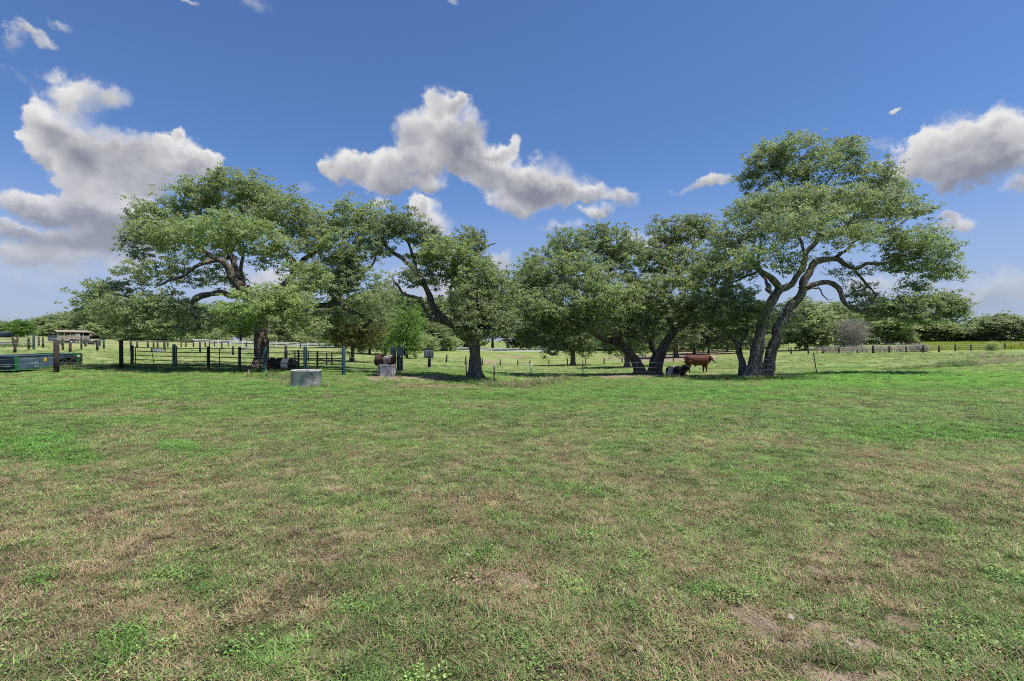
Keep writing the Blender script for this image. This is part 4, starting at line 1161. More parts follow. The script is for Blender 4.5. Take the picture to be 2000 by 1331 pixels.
def build_masses():
    rng = np.random.default_rng(77); pr = random.Random(77)
    src = [tuft('c', pr, 40, 0.6, 0.4, 0.95, 0.022, 0.35, CROP_MAT) for _ in range(4)]
    n = 5200
    px = rng.uniform(1803, 2080, n); d = np.sqrt(rng.uniform(88 ** 2, 150 ** 2, n)); x = (px - 1000) / FPX * d
    z = height(x, d)
    scatter('crop', np.stack([x, d, z], 1), rng.uniform(0.8, 1.3, n), rng.uniform(0, 6.28, n), rng.integers(0, 4, n), {'dry': fbm(x, d, 0.1, 2, 4) * 0.5, 'lush': np.zeros(n)}, src,
            'strip of yellow-green standing crop behind the right fence', 'crop')
    # weeds along the swale in the middle and the long dry grass along the right fence line
    src = [tuft('w', pr, 34, 0.16, 0.10, 0.34, 0.006, 0.8, WEED_MAT) for _ in range(4)] + [leafy('w', pr, 60, 0.2, 0.06, WEED_MAT) for _ in range(2)]
    P = []; S = []; DR = []
    for (a, b, c, e, m_, sp, s, dr) in [(905, 742, 965, 754, 110, 0.5, 0.8, .15), (955, 750, 1010, 757, 90, 0.4, 0.7, .6), (1010, 757, 1050, 750, 110, 0.45, 1.0, .4), (1050, 750, 1100, 741, 100, 0.4, 1.0, .5), (1100, 741, 1125, 738, 30, 0.4, 0.8, .5),
                                        (1740, 724, 1850, 716, 120, 0.35, 1.0, .25), (1850, 717, 1885, 714, 160, 0.4, 1.5, .15), (1885, 714, 2010, 704, 260, 0.5, 1.0, .7), (1920, 704, 2010, 696, 140, 1.2, 1.1, .5), (1880, 697, 1960, 690, 60, 1.5, 1.2, .4),
                                        (0, 722, 150, 722, 260, 0.5, 1.1, .15), (0, 676, 60, 678, 90, 1.5, 1.6, .1), (150, 722, 260, 717, 160, .3, .9, .15), (260, 718, 520, 727, 260, .3, .8, .15), (560, 752, 640, 757, 60, .25, .7, .2), (520, 735, 580, 745, 60, .5, 1.0, .2), (1300, 739, 1560, 740, 200, .25, .8, .2)]:
        p0, p1 = hit(a, b), hit(c, e)
        t = rng.uniform(0, 1, m_)
        x = p0.x + (p1.x - p0.x) * t + rng.normal(size=m_) * sp; y = p0.y + (p1.y - p0.y) * t + rng.normal(size=m_) * sp
        P.append(np.stack([x, y, height(x, y)], 1)); S.append(np.full(m_, s) * rng.uniform(0.5, 1.3, m_)); DR.append(np.clip(dr + rng.normal(size=m_) * 0.2, 0, 1))
    P = np.vstack(P); n = len(P)
    scatter('weeds', P, np.concatenate(S), rng.uniform(0, 6.28, n), rng.integers(0, 6, n), {'dry': np.concatenate(DR), 'lush': rng.uniform(0, 1, n)}, src,
            'rank weeds and dry stalks along the swale and fence lines', 'weeds')


build_masses()

# pale stones lying in the bare patches of the foreground
STONE = simple_mat('limestone', (0.34, 0.29, 0.235), 0.95, var=0.4, scale=14, bump=0.3)


def stone(px, py, s, label, seed):
    rng = random.Random(seed)
    bm = bmesh.new(); bmesh.ops.create_icosphere(bm, subdivisions=2, radius=1.0)
    for v in bm.verts:
        k = 1 + rng.uniform(-0.2, 0.2)
        v.co = Vector((v.co.x * s * k, v.co.y * s * 0.75 * k, v.co.z * s * 0.4 * k))
    me = bpy.data.meshes.new('stone'); bm.to_mesh(me); bm.free()
    p = hit(px, py, 1.5)
    o = link('stone', me, STONE, loc=(p.x, p.y, p.z + s * 0.12), rot=(rng.uniform(-.2, .2), rng.uniform(-.2, .2), rng.uniform(0, 6)))
    look(o, label, 'stone', 'stones in the foreground turf')


stone(1250, 1270, 0.035, 'palest flat stone near the lower middle edge of the turf', 1)
stone(1262, 1262, 0.022, 'small stone just behind the palest flat stone', 2)
stone(1240, 1246, 0.02, 'small tan stone left above the palest flat stone', 3)
stone(1545, 1208, 0.03, 'pale stone in the bare patch at lower right', 4)
stone(1560, 1196, 0.02, 'small stone right behind the one in the bare patch', 5)
stone(912, 1087, 0.035, 'tan stone in the small bare spot near the middle', 6)
stone(1622, 1026, 0.035, 'pale stone farthest back in the right foreground turf', 7)
stone(1660, 1262, 0.024, 'pale stone nearest the lower right corner', 8)

# ------------------------------------------------------------------ things
class MB:
    """collects boxes, bars and lathes into one mesh"""
    def __init__(self): self.v = []; self.f = []

    def box(self, c, s, rot=None):
        b = len(self.v); hx, hy, hz = s[0] / 2, s[1] / 2, s[2] / 2
        for (i, j, k) in ((-1, -1, -1), (1, -1, -1), (1, 1, -1), (-1, 1, -1), (-1, -1, 1), (1, -1, 1), (1, 1, 1), (-1, 1, 1)):
            p = Vector((i * hx, j * hy, k * hz))
            if rot is not None: p = rot @ p
            self.v.append(tuple(p + Vector(c)))
        self.f += [tuple(b + q for q in t) for t in ((0, 3, 2, 1), (4, 5, 6, 7), (0, 1, 5, 4), (1, 2, 6, 5), (2, 3, 7, 6), (3, 0, 4, 7))]
        return self

    def bar(self, a, b, r, k=8, r2=None):
        a = Vector(a); b = Vector(b); t = (b - a).normalized()
        u = t.cross(Vector((0, 0, 1)) if abs(t.z) < 0.9 else Vector((1, 0, 0))).normalized(); w = t.cross(u)
        o = len(self.v); r2 = r if r2 is None else r2
        for (p, rr) in ((a, r), (b, r2)):
            for i in range(k):
                th = 2 * math.pi * i / k
                self.v.append(tuple(p + rr * (math.cos(th) * u + math.sin(th) * w)))
        for i in range(k):
            j = (i + 1) % k
            self.f.append((o + i, o + j, o + k + j, o + k + i))
        self.f.append(tuple(o + i for i in range(k))[::-1]); self.f.append(tuple(o + k + i for i in range(k)))
        return self

    def path(self, pts, r, k=5):
        for a, b in zip(pts[:-1], pts[1:]): self.bar(a, b, r, k)
        return self

    def lathe(self, prof, k=24, axis='Z', c=(0, 0, 0), close=False):
        """prof: (radius, height) rows"""
        o = len(self.v); n = len(prof)
        for (r, z) in prof:
            for i in range(k):
                th = 2 * math.pi * i / k; x, y = r * math.cos(th), r * math.sin(th)
                p = (x, y, z) if axis == 'Z' else ((z, x, y) if axis == 'X' else (x, z, y))
                self.v.append((p[0] + c[0], p[1] + c[1], p[2] + c[2]))
        for a in range(n - 1):
            for i in range(k):
                j = (i + 1) % k
                self.f.append((o + a * k + i, o + a * k + j, o + (a + 1) * k + j, o + (a + 1) * k + i))
        if close:
            self.f.append(tuple(o + i for i in range(k))[::-1]); self.f.append(tuple(o + (n - 1) * k + i for i in range(k)))
        return self

    def prism(self, outline, y0, y1):
        """outline in x,z pushed from y0 to y1"""
        o = len(self.v); n = len(outline)
        for y in (y0, y1):
            for (x, z) in outline: self.v.append((x, y, z))
        for i in range(n):
            j = (i + 1) % n
            self.f.append((o + i, o + j, o + n + j, o + n + i))
        self.f.append(tuple(o + i for i in range(n))[::-1]); self.f.append(tuple(o + n + i for i in range(n)))
        return self

    def mesh(self, name, smooth=False, bevel=0.0):
        me = bpy.data.meshes.new(name); me.from_pydata(self.v, [], self.f); me.update()
        bm = bmesh.new(); bm.from_mesh(me)
        bmesh.ops.recalc_face_normals(bm, faces=bm.faces)
        if bevel:
            bmesh.ops.bevel(bm, geom=[e for e in bm.edges], offset=bevel, segments=1, affect='EDGES')
        if smooth:
            for f in bm.faces: f.smooth = True
        bm.to_mesh(me); bm.free()
        return me

    def put(self, name, mat, parent=None, smooth=False, bevel=0.0, **kw):
        return link(name, self.mesh(name, smooth, bevel), mat, parent, **kw)


TEAL = simple_mat('dark_green_pipe_paint', (0.016, 0.050, 0.056), 0.5, var=0.4, scale=9, spec=0.4)
BLACKPIPE = simple_mat('black_pipe_paint', (0.022, 0.026, 0.026), 0.6, var=0.4, scale=8)
WOODPOST = simple_mat('weathered_post', (0.024, 0.019, 0.017), 0.95, scale=7, col2=(0.055, 0.045, 0.040), bump=0.4)
STEELPOST = simple_mat('steel_post', (0.040, 0.046, 0.042), 0.7, col2=(0.09, 0.06, 0.045))
WIRE = simple_mat('fence_wire', (0.42, 0.41, 0.39), 0.6, metal=0.2)
WHITEP = simple_mat('white_rail', (0.80, 0.80, 0.79), 0.5, var=0.08)
CONCRETE = simple_mat('stained_concrete', (0.54, 0.51, 0.50), 0.92, scale=4.5, col2=(0.22, 0.20, 0.19), bump=0.35, f0=0.4, f1=0.72)
RUST = simple_mat('rust', (0.075, 0.036, 0.026), 0.9, scale=7, col2=(0.026, 0.019, 0.018), bump=0.3)
PALEDRUM = simple_mat('faded_drum', (0.33, 0.30, 0.26), 0.8, scale=6, col2=(0.13, 0.085, 0.065))
CABINET = simple_mat('grey_cabinet', (0.145, 0.175, 0.215), 0.45, var=0.25, scale=3, spec=0.4)
BLUEDARK = simple_mat('blue_black_steel', (0.016, 0.030, 0.055), 0.45, var=0.4, scale=3)
WBLUE = simple_mat('wagon_side', (0.085, 0.150, 0.215), 0.42, scale=2.2, col2=(0.045, 0.085, 0.130), spec=0.5)
WGREEN = simple_mat('green_paint', (0.012, 0.180, 0.040), 0.4, scale=3, col2=(0.010, 0.110, 0.030), spec=0.5)
YELLOW = simple_mat('yellow_paint', (0.62, 0.46, 0.03), 0.5, var=0.1)
WHITE = simple_mat('white_paint', (0.70, 0.70, 0.68), 0.6, var=0.15)
RUBBER = simple_mat('tyre_rubber', (0.020, 0.020, 0.021), 0.85, var=0.3)
TAN = simple_mat('faded_trailer_side', (0.33, 0.29, 0.25), 0.75, scale=3, col2=(0.21, 0.18, 0.155))
ROOFTAN = simple_mat('faded_trailer_roof', (0.27, 0.235, 0.20), 0.85, scale=1.5, col2=(0.18, 0.12, 0.095), f0=0.45, f1=0.7)
DARKIN = simple_mat('dark_inside', (0.018, 0.016, 0.015), 0.95)
WATER = simple_mat('trough_water', (0.025, 0.032, 0.022), 0.55, var=0.3, spec=0.2)


def between(p, q, t): return p + (q - p) * t


# ---- front gates: green pipe, five rails
def pipe_run(name, label, cat, posts, rails, post_r, rail_r, post_mat, rail_mat, stiles=(), brace=None, group=None):
    """posts: list of (px, top_py, base_py, d); rails: list of heights over the ground; stiles: px of thin uprights"""
    feet = []
    for (px, tp, bp, d) in posts:
        f = on_ground(px, d); feet.append((f, W(px, tp, d).z - f.z))
    root = empty(name, feet[0][0]); look(root, label, cat, group); O = feet[0][0]
    for (f, h), pr in zip(feet, post_r):
        if pr:
            q = f - O
            po = MB().lathe([(pr, -0.3), (pr, h - 0.02), (pr * 0.8, h), (0.001, h + 0.005)], 10, c=q).put('post', post_mat, root, True)
    for rh in rails:
        pts = [f - O + Vector((0, 0, rh)) for (f, h) in feet]
        MB().path(pts, rail_r, 6).put('rail', rail_mat, root, True)
    def at_px(px):
        for (a, _), (b, _) in zip(feet[:-1], feet[1:]):
            pa = 1000 + FPX * a.x / a.y; pb = 1000 + FPX * b.x / b.y
            if min(pa, pb) <= px <= max(pa, pb):
                k = (px - 1000) / FPX
                t = (k * a.y - a.x) / ((b.x - a.x) - k * (b.y - a.y))
                return between(a, b, t)
        return feet[0][0]
    for px in stiles:
        q = at_px(px) - O
        MB().bar(q + Vector((0, 0.03, rails[0] - .03)), q + Vector((0, 0.03, rails[-1] + .03)), rail_r * 0.9, 6).put('stile', rail_mat, root, True)
    if brace:
        for (a, b) in brace:
            qa = at_px(a) - O; qb = at_px(b) - O
            MB().bar(qa + Vector((0, 0.05, rails[0])), qb + Vector((0, 0.05, rails[-1])), rail_r * 0.7, 6).put('brace', rail_mat, root, True)
    return root


RL = [0.20, 0.45, 0.70, 0.95, 1.18]
pipe_run('pipe_gate', 'short dark green five-rail pipe gate nearest the wooden corner post', 'gate', [(258, 675, 716, 31.0), (340, 673, 717, 29.8)], RL, (.085, .09), .024, TEAL, BLACKPIPE, stiles=(264,), brace=[(300, 294)])
pipe_run('pipe_gate', 'long dark green pipe gate in front of the left oak trunk', 'gate', [(345, 676, 717, 29.7), (407, 677, 718, 28.7), (468, 678, 719, 27.6), (514, 679, 725, 26.7)], RL, (.03, .085, .07, 0), .024, BLACKPIPE, BLACKPIPE, stiles=(428,))
pipe_run('pipe_fence', 'teal pipe fence panel behind the round concrete trough', 'fence', [(518, 678, 728, 26.3), (596, 677, 726, 25.4), (671, 677, 734, 24.2)], [0.25, 0.5, 0.76, 1.02, 1.28], (.10, .085, .09), .024, TEAL, BLACKPIPE)
pipe_run('pen_fence', 'black pipe pen running back behind the teal fence panel', 'fence', [(583, 684, 716, 32.0), (560, 685, 711, 35.5), (576, 686, 706, 42.0), (602, 688, 706, 43.0)], [0.25, 0.5, 0.75, 1.0], (.06, .06, .05, .05), .022, BLACKPIPE, BLACKPIPE)
pipe_run('pen_fence', 'black pipe pen rails leading towards the pale grey trunk', 'fence', [(584, 684, 716, 32.0), (620, 686, 718, 31.5), (638, 690, 713, 36.0), (648, 690, 713, 37.0), (683, 690, 708, 46.0)], [0.25, 0.5, 0.75, 1.0], (0, .06, .05, .05, .04), .022, BLACKPIPE, BLACKPIPE)


# ---- post and wire fences
def wire_fence(label, posts, wires, r, pmat, wmat=WIRE, wire_r=0.006, square=False, name='wire_fence', seed=1, bare=()):
    """posts: (px, top_py, base_py[, lean]) standing where the ground is seen"""
    rng = random.Random(seed)
    feet = []
    for p_ in posts:
        f = hit(p_[0], p_[2]) if len(p_) < 5 or not p_[4] else on_ground(p_[0], p_[4])
        h = (p_[2] - p_[1]) / FPX * f.y
        feet.append((f, h, p_[3] if len(p_) > 3 else rng.uniform(-0.03, 0.03)))
    O = feet[0][0]
    root = empty(name, O); look(root, label, 'fence')
    tops = []
    for k, (f, h, ln) in enumerate(feet):
        q = f - O; rr = r * rng.uniform(0.85, 1.15)
        b = q + Vector((0, 0, -0.3)); t = q + Vector((ln * h, 0, h))
        m_ = MB()
        if posts[k][0] in bare:
            tops.append((q, h, ln)); continue
        if square: m_.box((q.x, q.y, h / 2 - 0.1), (rr * 2, rr * 2, h + 0.2))
        else: m_.bar(b, t, rr * 1.05, 9, rr)
        m_.put('post', pmat, root, not square)
        tops.append((q, h, ln))
    for wh in wires:
        pts = [q + Vector((ln * h * wh, -r, h * wh)) for (q, h, ln) in tops]
        full = []
        for a, b in zip(pts[:-1], pts[1:]):
            for t in (0, .33, .67):
                s = between(a, b, t); s.z -= 0.05 * math.sin(math.pi * t) * min(1, (b - a).length / 6); full.append(s)
        full.append(pts[-1])
        MB().path(full, wire_r, 4).put('wire', wmat, root)
    return root, feet


wire_fence('wooden post fence with netting wire beside the green wagon', [(-70, 668, 733), (110, 665, 728), (237, 664, 720)], [0.12, 0.3, 0.46, 0.62, 0.78, 0.93], 0.115, WOODPOST, wire_r=0.003, seed=3)
wire_fence('steel post and wire fence running under the oaks to the right', [(671, 690, 733), (911, 701, 735), (965, 715, 750, 0.0), (1037, 713, 738, 0.0), (1139, 703, 733, -0.03), (1340, 698, 739), (1597, 689, 731, -0.20), (1800, 690, 723), (2060, 684, 710)], [0.3, 0.55, 0.8], 0.026, STEELPOST, wire_r=0.0035, seed=4, bare=(1340, 1800))
# white tops of two steel posts
for (px, py, lab) in [(965, 715, 'white insulator cap on the steel post by the weeds'), (1037, 713, 'white painted top of the steel post in the hollow')]:
    base = 750 if px == 965 else 738
    f = hit(px, base); h = (base - py) / FPX * f.y
    o = MB().lathe([(0.001, h + .04), (.035, h + .03), (.04, h - .02), (.04, h - (.06 if px == 965 else .26)), (.027, h - (.07 if px == 965 else .27))], 10).put('post_cap', WHITE, None, True, loc=f)
    look(o, lab, 'cap')
wire_fence('row of thin dark posts crossing the hollow in the middle', [(871, 693, 708, .12), (908, 696, 712, .12), (942, 700, 713), (977, 702, 714), (1011, 704, 714), (1035, 704, 714), (1072, 703, 714), (1108, 703, 714), (1144, 700, 711), (1180, 700, 711), (1215, 697, 708), (1315, 687, 707)], [0.4, 0.85], 0.10, WOODPOST, wire_r=0.012, seed=5)
pipe_run('wooden_gate', 'low pale two-rail gate in the hollow between two posts', 'gate', [(1011, 704, 714, 105.0), (1035, 704, 714, 105.0)], [0.35, 0.85], (0.05, 0.05), 0.06, WOODPOST, TAN)
wire_fence('front row of dark corral posts beyond the dry paddock', [(-30, 662, 691), (29, 664, 690), (56, 660, 684), (84, 659, 680), (123, 663, 684), (137, 670, 689), (159, 658, 683), (190, 664, 686), (256, 666, 688), (321, 667, 687), (391, 667, 690), (455, 676, 694), (558, 675, 700)], [0.45, 0.75, 0.95], 0.125, WOODPOST, wire_r=0.01, seed=6)
wire_fence('back row of dark corral posts before the white fence', [(-10, 658, 674), (25, 659, 675), (34, 658, 675), (76, 658, 675), (121, 661, 675), (167, 661, 677), (203, 663, 681), (268, 665, 680), (289, 665, 679), (300, 665, 679), (308, 665, 679), (328, 665, 679), (354, 665, 678), (363, 665, 678), (378, 665, 678), (401, 666, 678), (409, 667, 677), (419, 667, 677), (433, 668, 683), (446, 667, 677), (481, 669, 684), (587, 670, 681)], [0.35, 0.65, 0.92], 0.13, WOODPOST, wire_r=0.014, seed=7)
pipe_run('corral_panel', 'dark pipe corral panel among the posts on the far left', 'fence', [(-20, 662, 682, 70.0), (25, 661, 681, 71.0), (66, 656, 683, 70.0)], [0.4, 0.8, 1.2], (0, 0, .14), .035, TEAL, BLACKPIPE)
pipe_run('corral_panel', 'teal pipe corral panel right of the stock trailer', 'fence', [(167, 661, 678, 82.0), (195, 662, 679, 82.0)], [0.4, 0.8, 1.2], (.14, .12), .035, TEAL, BLACKPIPE)
right_posts = [(1511, 679, 692), (1545, 679, 692), (1579, 679, 692), (1607, 679, 691), (1639, 678, 691), (1673, 677, 690), (1705, 675, 690), (1737, 676, 690), (1770, 676, 689), (1803, 674, 689), (1834, 674, 688), (1866, 673, 686), (1897, 672, 685), (1930, 671, 684), (1963, 671, 683), (1994, 670, 682), (2030, 669, 681)]
wire_fence('long row of dark posts along the far edge of the right pasture', right_posts, [0.3, 0.6, 0.9], 0.13, WOODPOST, wire_r=0.012, seed=8)
wire_fence('second row of posts half hidden by dead vines on the right', [(1614, 680, 688, 0), (1650, 679, 688), (1684, 679, 688), (1721, 678, 687), (1759, 678, 687), (1801, 676, 687)], [0.5, 0.9], 0.12, WOODPOST, wire_r=0.012, seed=9)


# ---- white rail fence
def white_fence(label, line, h=1.35, gap=2.5):
    P = [hit(px, py) if dd is None else on_ground(px, dd) for (px, py, dd) in line]
    root = empty('rail_fence', P[0]); look(root, label, 'fence')
    O = P[0]; pm = None
    pts = []
    for a, b in zip(P[:-1], P[1:]):
        n = max(1, int((b - a).length / gap))
        for i in range(n):
            q = between(a, b, i / n); q.z = gz(q.x, q.y); pts.append(q)
    pts.append(P[-1])
    pm = MB().box((0, 0, h / 2), (.14, .14, h)).box((0, 0, h + .03), (.18, .18, .05)).mesh('post')
    pm.materials.append(WHITEP)
    for q in pts:
        link('post', pm, None, root, loc=q - O)
    for k, rh in enumerate((0.35, 0.75, 1.15)):
        for i in range(0, len(pts) - 1, 4):
            m_ = MB()
            seg = pts[i:i + 5]
            for a, b in zip(seg[:-1], seg[1:]):
                c = (a + b) / 2 - O; dv = b - a
                rot = dv.to_track_quat('X', 'Z').to_matrix()
                m_.box((c.x, c.y, c.z + rh), (dv.length, .05, .16), rot)
            m_.put('rail', WHITEP, root)


white_fence('white three-rail fence along the woods on the left', [(377, 672, 140), (450, 674, 143), (520, 676, 145), (600, 678, 146), (700, 681, 148)])
white_fence('white three-rail fence glimpsed behind the middle oak', [(880, 688, 150), (960, 690, 152), (1010, 691, 153), (1070, 692, 155), (1130, 692, 158)])


# ---- round concrete trough
p = hit(598, 756)
root = empty('round_trough', p); look(root, 'round grey concrete water trough standing alone on the grass', 'trough')
MB().lathe([(.51, -.08), (.525, .0), (.53, .57), (.54, .58), (.54, .61), (.53, .62), (.492, .62), (.485, .61), (.485, .1), (0.001, .1)], 40).put('basin', CONCRETE, root, True)
MB().lathe([(.484, .59), (.001, .591)], 32).put('water', WATER, root)

# ---- concrete block trough with an old cut drum on it
p = hit(758, 735)
root = empty('feed_trough', p, R(-8)); look(root, 'square concrete feed trough with a thick pale rim by the bare soil', 'trough')
MB().box((0, 0, .23), (.60, .5, .50)).put('block', CONCRETE, root, bevel=.015)
for (c, s) in [((0, -.235, .505), (.66, .09, .07)), ((0, .235, .505), (.66, .09, .07)), ((-.285, 0, .503), (.09, .38, .07)), ((.285, 0, .503), (.09, .38, .07))]:
    MB().box(c, s).put('rim', CONCRETE, root, bevel=.01)
MB().box((-.37, -.12, .24), (.10, .22, .56)).put('leg', PALEDRUM, root, bevel=.01)
root = empty('feed_drum', (p.x, p.y, p.z + .54), R(-6)); root.scale = (.88, .88, .84); look(root, 'rusty cut-open drum with a pale belly lying on the feed trough', 'drum')


def drum(x0, x1, r0, r1, cut, name, mat, ragged=0.0, seed=1):
    rng = random.Random(seed)
    V = []; F = []; k = 18; n = 7
    for a in range(n):
        t = a / (n - 1); x = x0 + (x1 - x0) * t; r = r0 + (r1 - r0) * t
        for layer in (0, 1):
            for i in range(k):
                th = cut[0] + (cut[1] - cut[0]) * i / (k - 1)
                rr = (r - .012 * layer) * (1 + (ragged * rng.uniform(-1, 1) if t == 0 else 0))
                xx = x + (ragged * rng.uniform(-.5, .3) if t == 0 else 0)
                V.append((xx, rr * math.cos(th), .26 + rr * math.sin(th)))
    m_ = MB(); m_.v = V
    for a in range(n - 1):
        for i in range(k - 1):
            o = a * 2 * k
            F.append((o + i, o + i + 1, o + 2 * k + i + 1, o + 2 * k + i)); F.append((o + k + i, o + 3 * k + i, o + 3 * k + i + 1, o + k + i + 1))
    for i in range(k - 1):
        F.append((i, k + i, k + i + 1, i + 1)); o = (n - 1) * 2 * k; F.append((o + i, o + i + 1, o + k + i + 1, o + k + i))
    m_.f = F
    return m_.put(name, mat, root, True)


drum(-.62, -.20, .34, .27, (math.pi * .12, math.pi * 2.02), 'torn_end', RUST, .10, 2)
drum(-.19, .24, .265, .265, (-.3, math.pi * 1.9), 'belly', PALEDRUM)
drum(.25, .36, .27, .28, (-.3, math.pi * 1.9), 'rear_band', RUST, 0.02, 4)
MB().lathe([(.255, .30), (.001, .301)], 20, 'X', (0, 0, .26)).put('end_plate', RUST, root)
MB().bar((.36, -.1, .02), (.37, -.1, .50), .025).put('stay', RUST, root)


# ---- meter boxes on posts
def cabinet(root, x, y, z, w, h, dp, ch, name='cabinet'):
    o = [(x - w / 2, z + h), (x - w / 2, z + ch), (x - w / 2 + ch, z), (x + w / 2 - ch, z), (x + w / 2, z + ch), (x + w / 2, z + h)]
    c = MB().prism(o, y - dp, y).put(name, CABINET, root, bevel=.012)
    MB().box((x, y - dp - .006, z + h * .55), (w * .72, .016, h * .62)).put('door_panel', CABINET, c, bevel=.004)
    MB().box((x + w * .3, y - dp - .02, z + h * .5), (.02, .02, .08)).put('latch', BLACKPIPE, c)
    return c


p = on_ground(781, 27.8)
root = empty('meter_stand', p); look(root, 'tall dark stand with two grey meter boxes behind the feed trough', 'meter box')
MB().box((-.10, 0, .62), (.12, .10, 1.36)).put('post', BLUEDARK, root, bevel=.01)
MB().box((.12, 0, .62), (.07, .10, 1.36)).put('post', BLUEDARK, root, bevel=.01)
MB().box((.01, .01, .35), (.16, .04, .74)).put('panel', CABINET, root)
cabinet(root, -.34, .02, .84, .28, .50, .14, .03)
cabinet(root, .06, -.04, .84, .36, .50, .16, .09)
MB().box((.28, -.02, 1.02), (.07, .14, .42)).put('conduit_box', BLUEDARK, root, bevel=.01)
MB().bar((.01, -.07, -.1), (.01, -.07, .84), .025).put('conduit', CABINET, root, True)
p = on_ground(838, 31.0)
root = empty('meter_post', p); look(root, 'single grey meter box on a short brown post under the middle oak', 'meter box')
MB().box((.02, 0, .52), (.16, .14, 1.22)).put('post', WOODPOST, root, bevel=.01)
cabinet(root, -.14, -.08, .64, .28, .46, .12, .07)
cabinet(root, .17, -.08, .64, .26, .46, .12, .07)
MB().box((.02, -.09, .63), (.42, .03, .03)).put('bracket', WHITE, root)
MB().box((.03, -.10, .03), (.16, .05, .08)).put('foot_plate', WHITE, root)


# ---- manure wagon, seen from its rear corner
def wagon():
    P0 = on_ground(33, 25.6)
    u = Vector((-0.2, 0.98)).normalized()
    root = empty('farm_wagon', (P0.x, P0.y, P0.z), math.atan2(u.y, u.x))
    look(root, 'blue-grey and green box wagon with black tyres parked behind the wooden post', 'wagon')
    root.scale = (1, 1, 0.88)
    Lw, Ww, z0, z1 = 4.3, 1.75, .20, .93
    zc = (z0 + z1) / 2; hh = z1 - z0
    MB().box((Lw / 2 + .05, 0.02, zc), (Lw - .1, .05, hh)).put('side_panel', WBLUE, root, bevel=.006)
    MB().box((Lw / 2 + .05, Ww, zc), (Lw - .1, .05, hh)).put('side_panel', WBLUE, root, bevel=.006)
    MB().box((.02, Ww / 2, zc - .03), (.05, Ww - .08, hh - .06)).put('end_panel', BLUEDARK, root, bevel=.006)
    MB().box((Lw / 2, Ww / 2, z0 + .03), (Lw - .1, Ww - .1, .05)).put('floor', BLUEDARK, root)
    for y in (0.02, Ww):
        MB().box((Lw / 2, y, z1 + .03), (Lw + .1, .10, .055)).put('top_rail', CABINET, root, bevel=.008)
        MB().box((.0, y, zc - .02), (.10, .11, hh + .08)).put('corner_post', WGREEN, root, bevel=.008)
        for x in (1.15, 2.25, 3.35):
            MB().box((x, y + (-.04 if y < 1 else .04), zc), (.06, .05, hh - .02)).put('rib', WBLUE, root)
        MB().box((Lw / 2, y, z0 - .035), (Lw, .09, .07)).put('sill', WGREEN, root)
    MB().box((-.01, Ww / 2, z1 + .03), (.08, Ww - .12, .055)).put('top_rail', CABINET, root, bevel=.008)
    # green front box
    MB().prism([(Lw + .02, .18), (Lw + .95, .22), (Lw + .95, .86), (Lw + .80, 1.0), (Lw + .02, 1.03)], -.02, Ww + .04).put('front_box', WGREEN, root, bevel=.015)
    MB().box((Lw + .55, -.035, .80), (.30, .02, .12)).put('decal', WHITE, root)
    MB().box((Lw + .97, .3, .8), (.03, .16, .2)).put('reflector', WHITE, root)
    MB().box((Lw + .80, -.035, .34), (.10, .02, .08)).put('decal', WHITE, root)
    for x in (3.15, 3.95):
        for y in (-.16, Ww + .16):
            w = empty('wheel', (x, y, .36)); w.parent = root
            MB().lathe([(.20, -.11), (.33, -.12), (.37, -.09), (.38, 0), (.37, .09), (.33, .12), (.20, .11)], 26, 'Y').put('tyre', RUBBER, w, True)
            MB().lathe([(.001, -.05), (.08, -.06), (.09, -.02), (.18, -.02), (.20, -.09), (.20, .09), (.001, .05)], 20, 'Y').put('rim', CABINET, w, True)
    MB().box((3.55, Ww / 2, .36), (.12, Ww + .2, .12)).put('axle', BLUEDARK, root)
    MB().prism([(2.75, .60), (2.95, .82), (4.15, .82), (4.28, .60), (4.20, .60), (4.10, .75), (3.0, .75), (2.85, .60)], -.30, -.02).put('mudguard', BLUEDARK, root)
    # marks on the side: small yellow leaping badge with a white number below, white scuffed lettering
    MB().prism([(1.92, .55), (2.12, .55), (2.16, .74), (2.04, .80), (1.92, .72)], -.012, -.008).put('badge', YELLOW, root)
    for k, x in enumerate((1.05, 1.16, 1.27, 1.40)):
        MB().box((x, -.010, .50 + .01 * (k % 2)), (.06, .008, .05 + .02 * (k % 2))).put('lettering', WHITE, root)
    for (x, z, s) in ((1.30, .30, .07), (1.42, .34, .04), (1.50, .27, .05), (2.70, .80, .05), (2.85, .80, .05)):
        MB().box((x, -.011, z), (s, .008, s * .8)).put('sticker', WHITE, root)
    # beater shafts at the open rear and a drawbar ahead
    MB().bar((-.18, .1, .34), (-.18, Ww - .1, .34), .07, 10).put('beater', BLUEDARK, root, True)
    for k in range(7):
        MB().bar((-.18, .2 + k * .22, .34), (-.18 - .16 * math.cos(k), .2 + k * .22, .34 + .16 * math.sin(k)), .018, 5).put('paddle', WGREEN, root)
    MB().box((-.12, Ww / 2, .16), (.10, Ww, .08)).put('rear_sill', WGREEN, root)
    MB().bar((Lw + .9, Ww / 2, .35), (Lw + 2.2, Ww / 2, .40), .05).put('drawbar', WGREEN, root)


wagon()


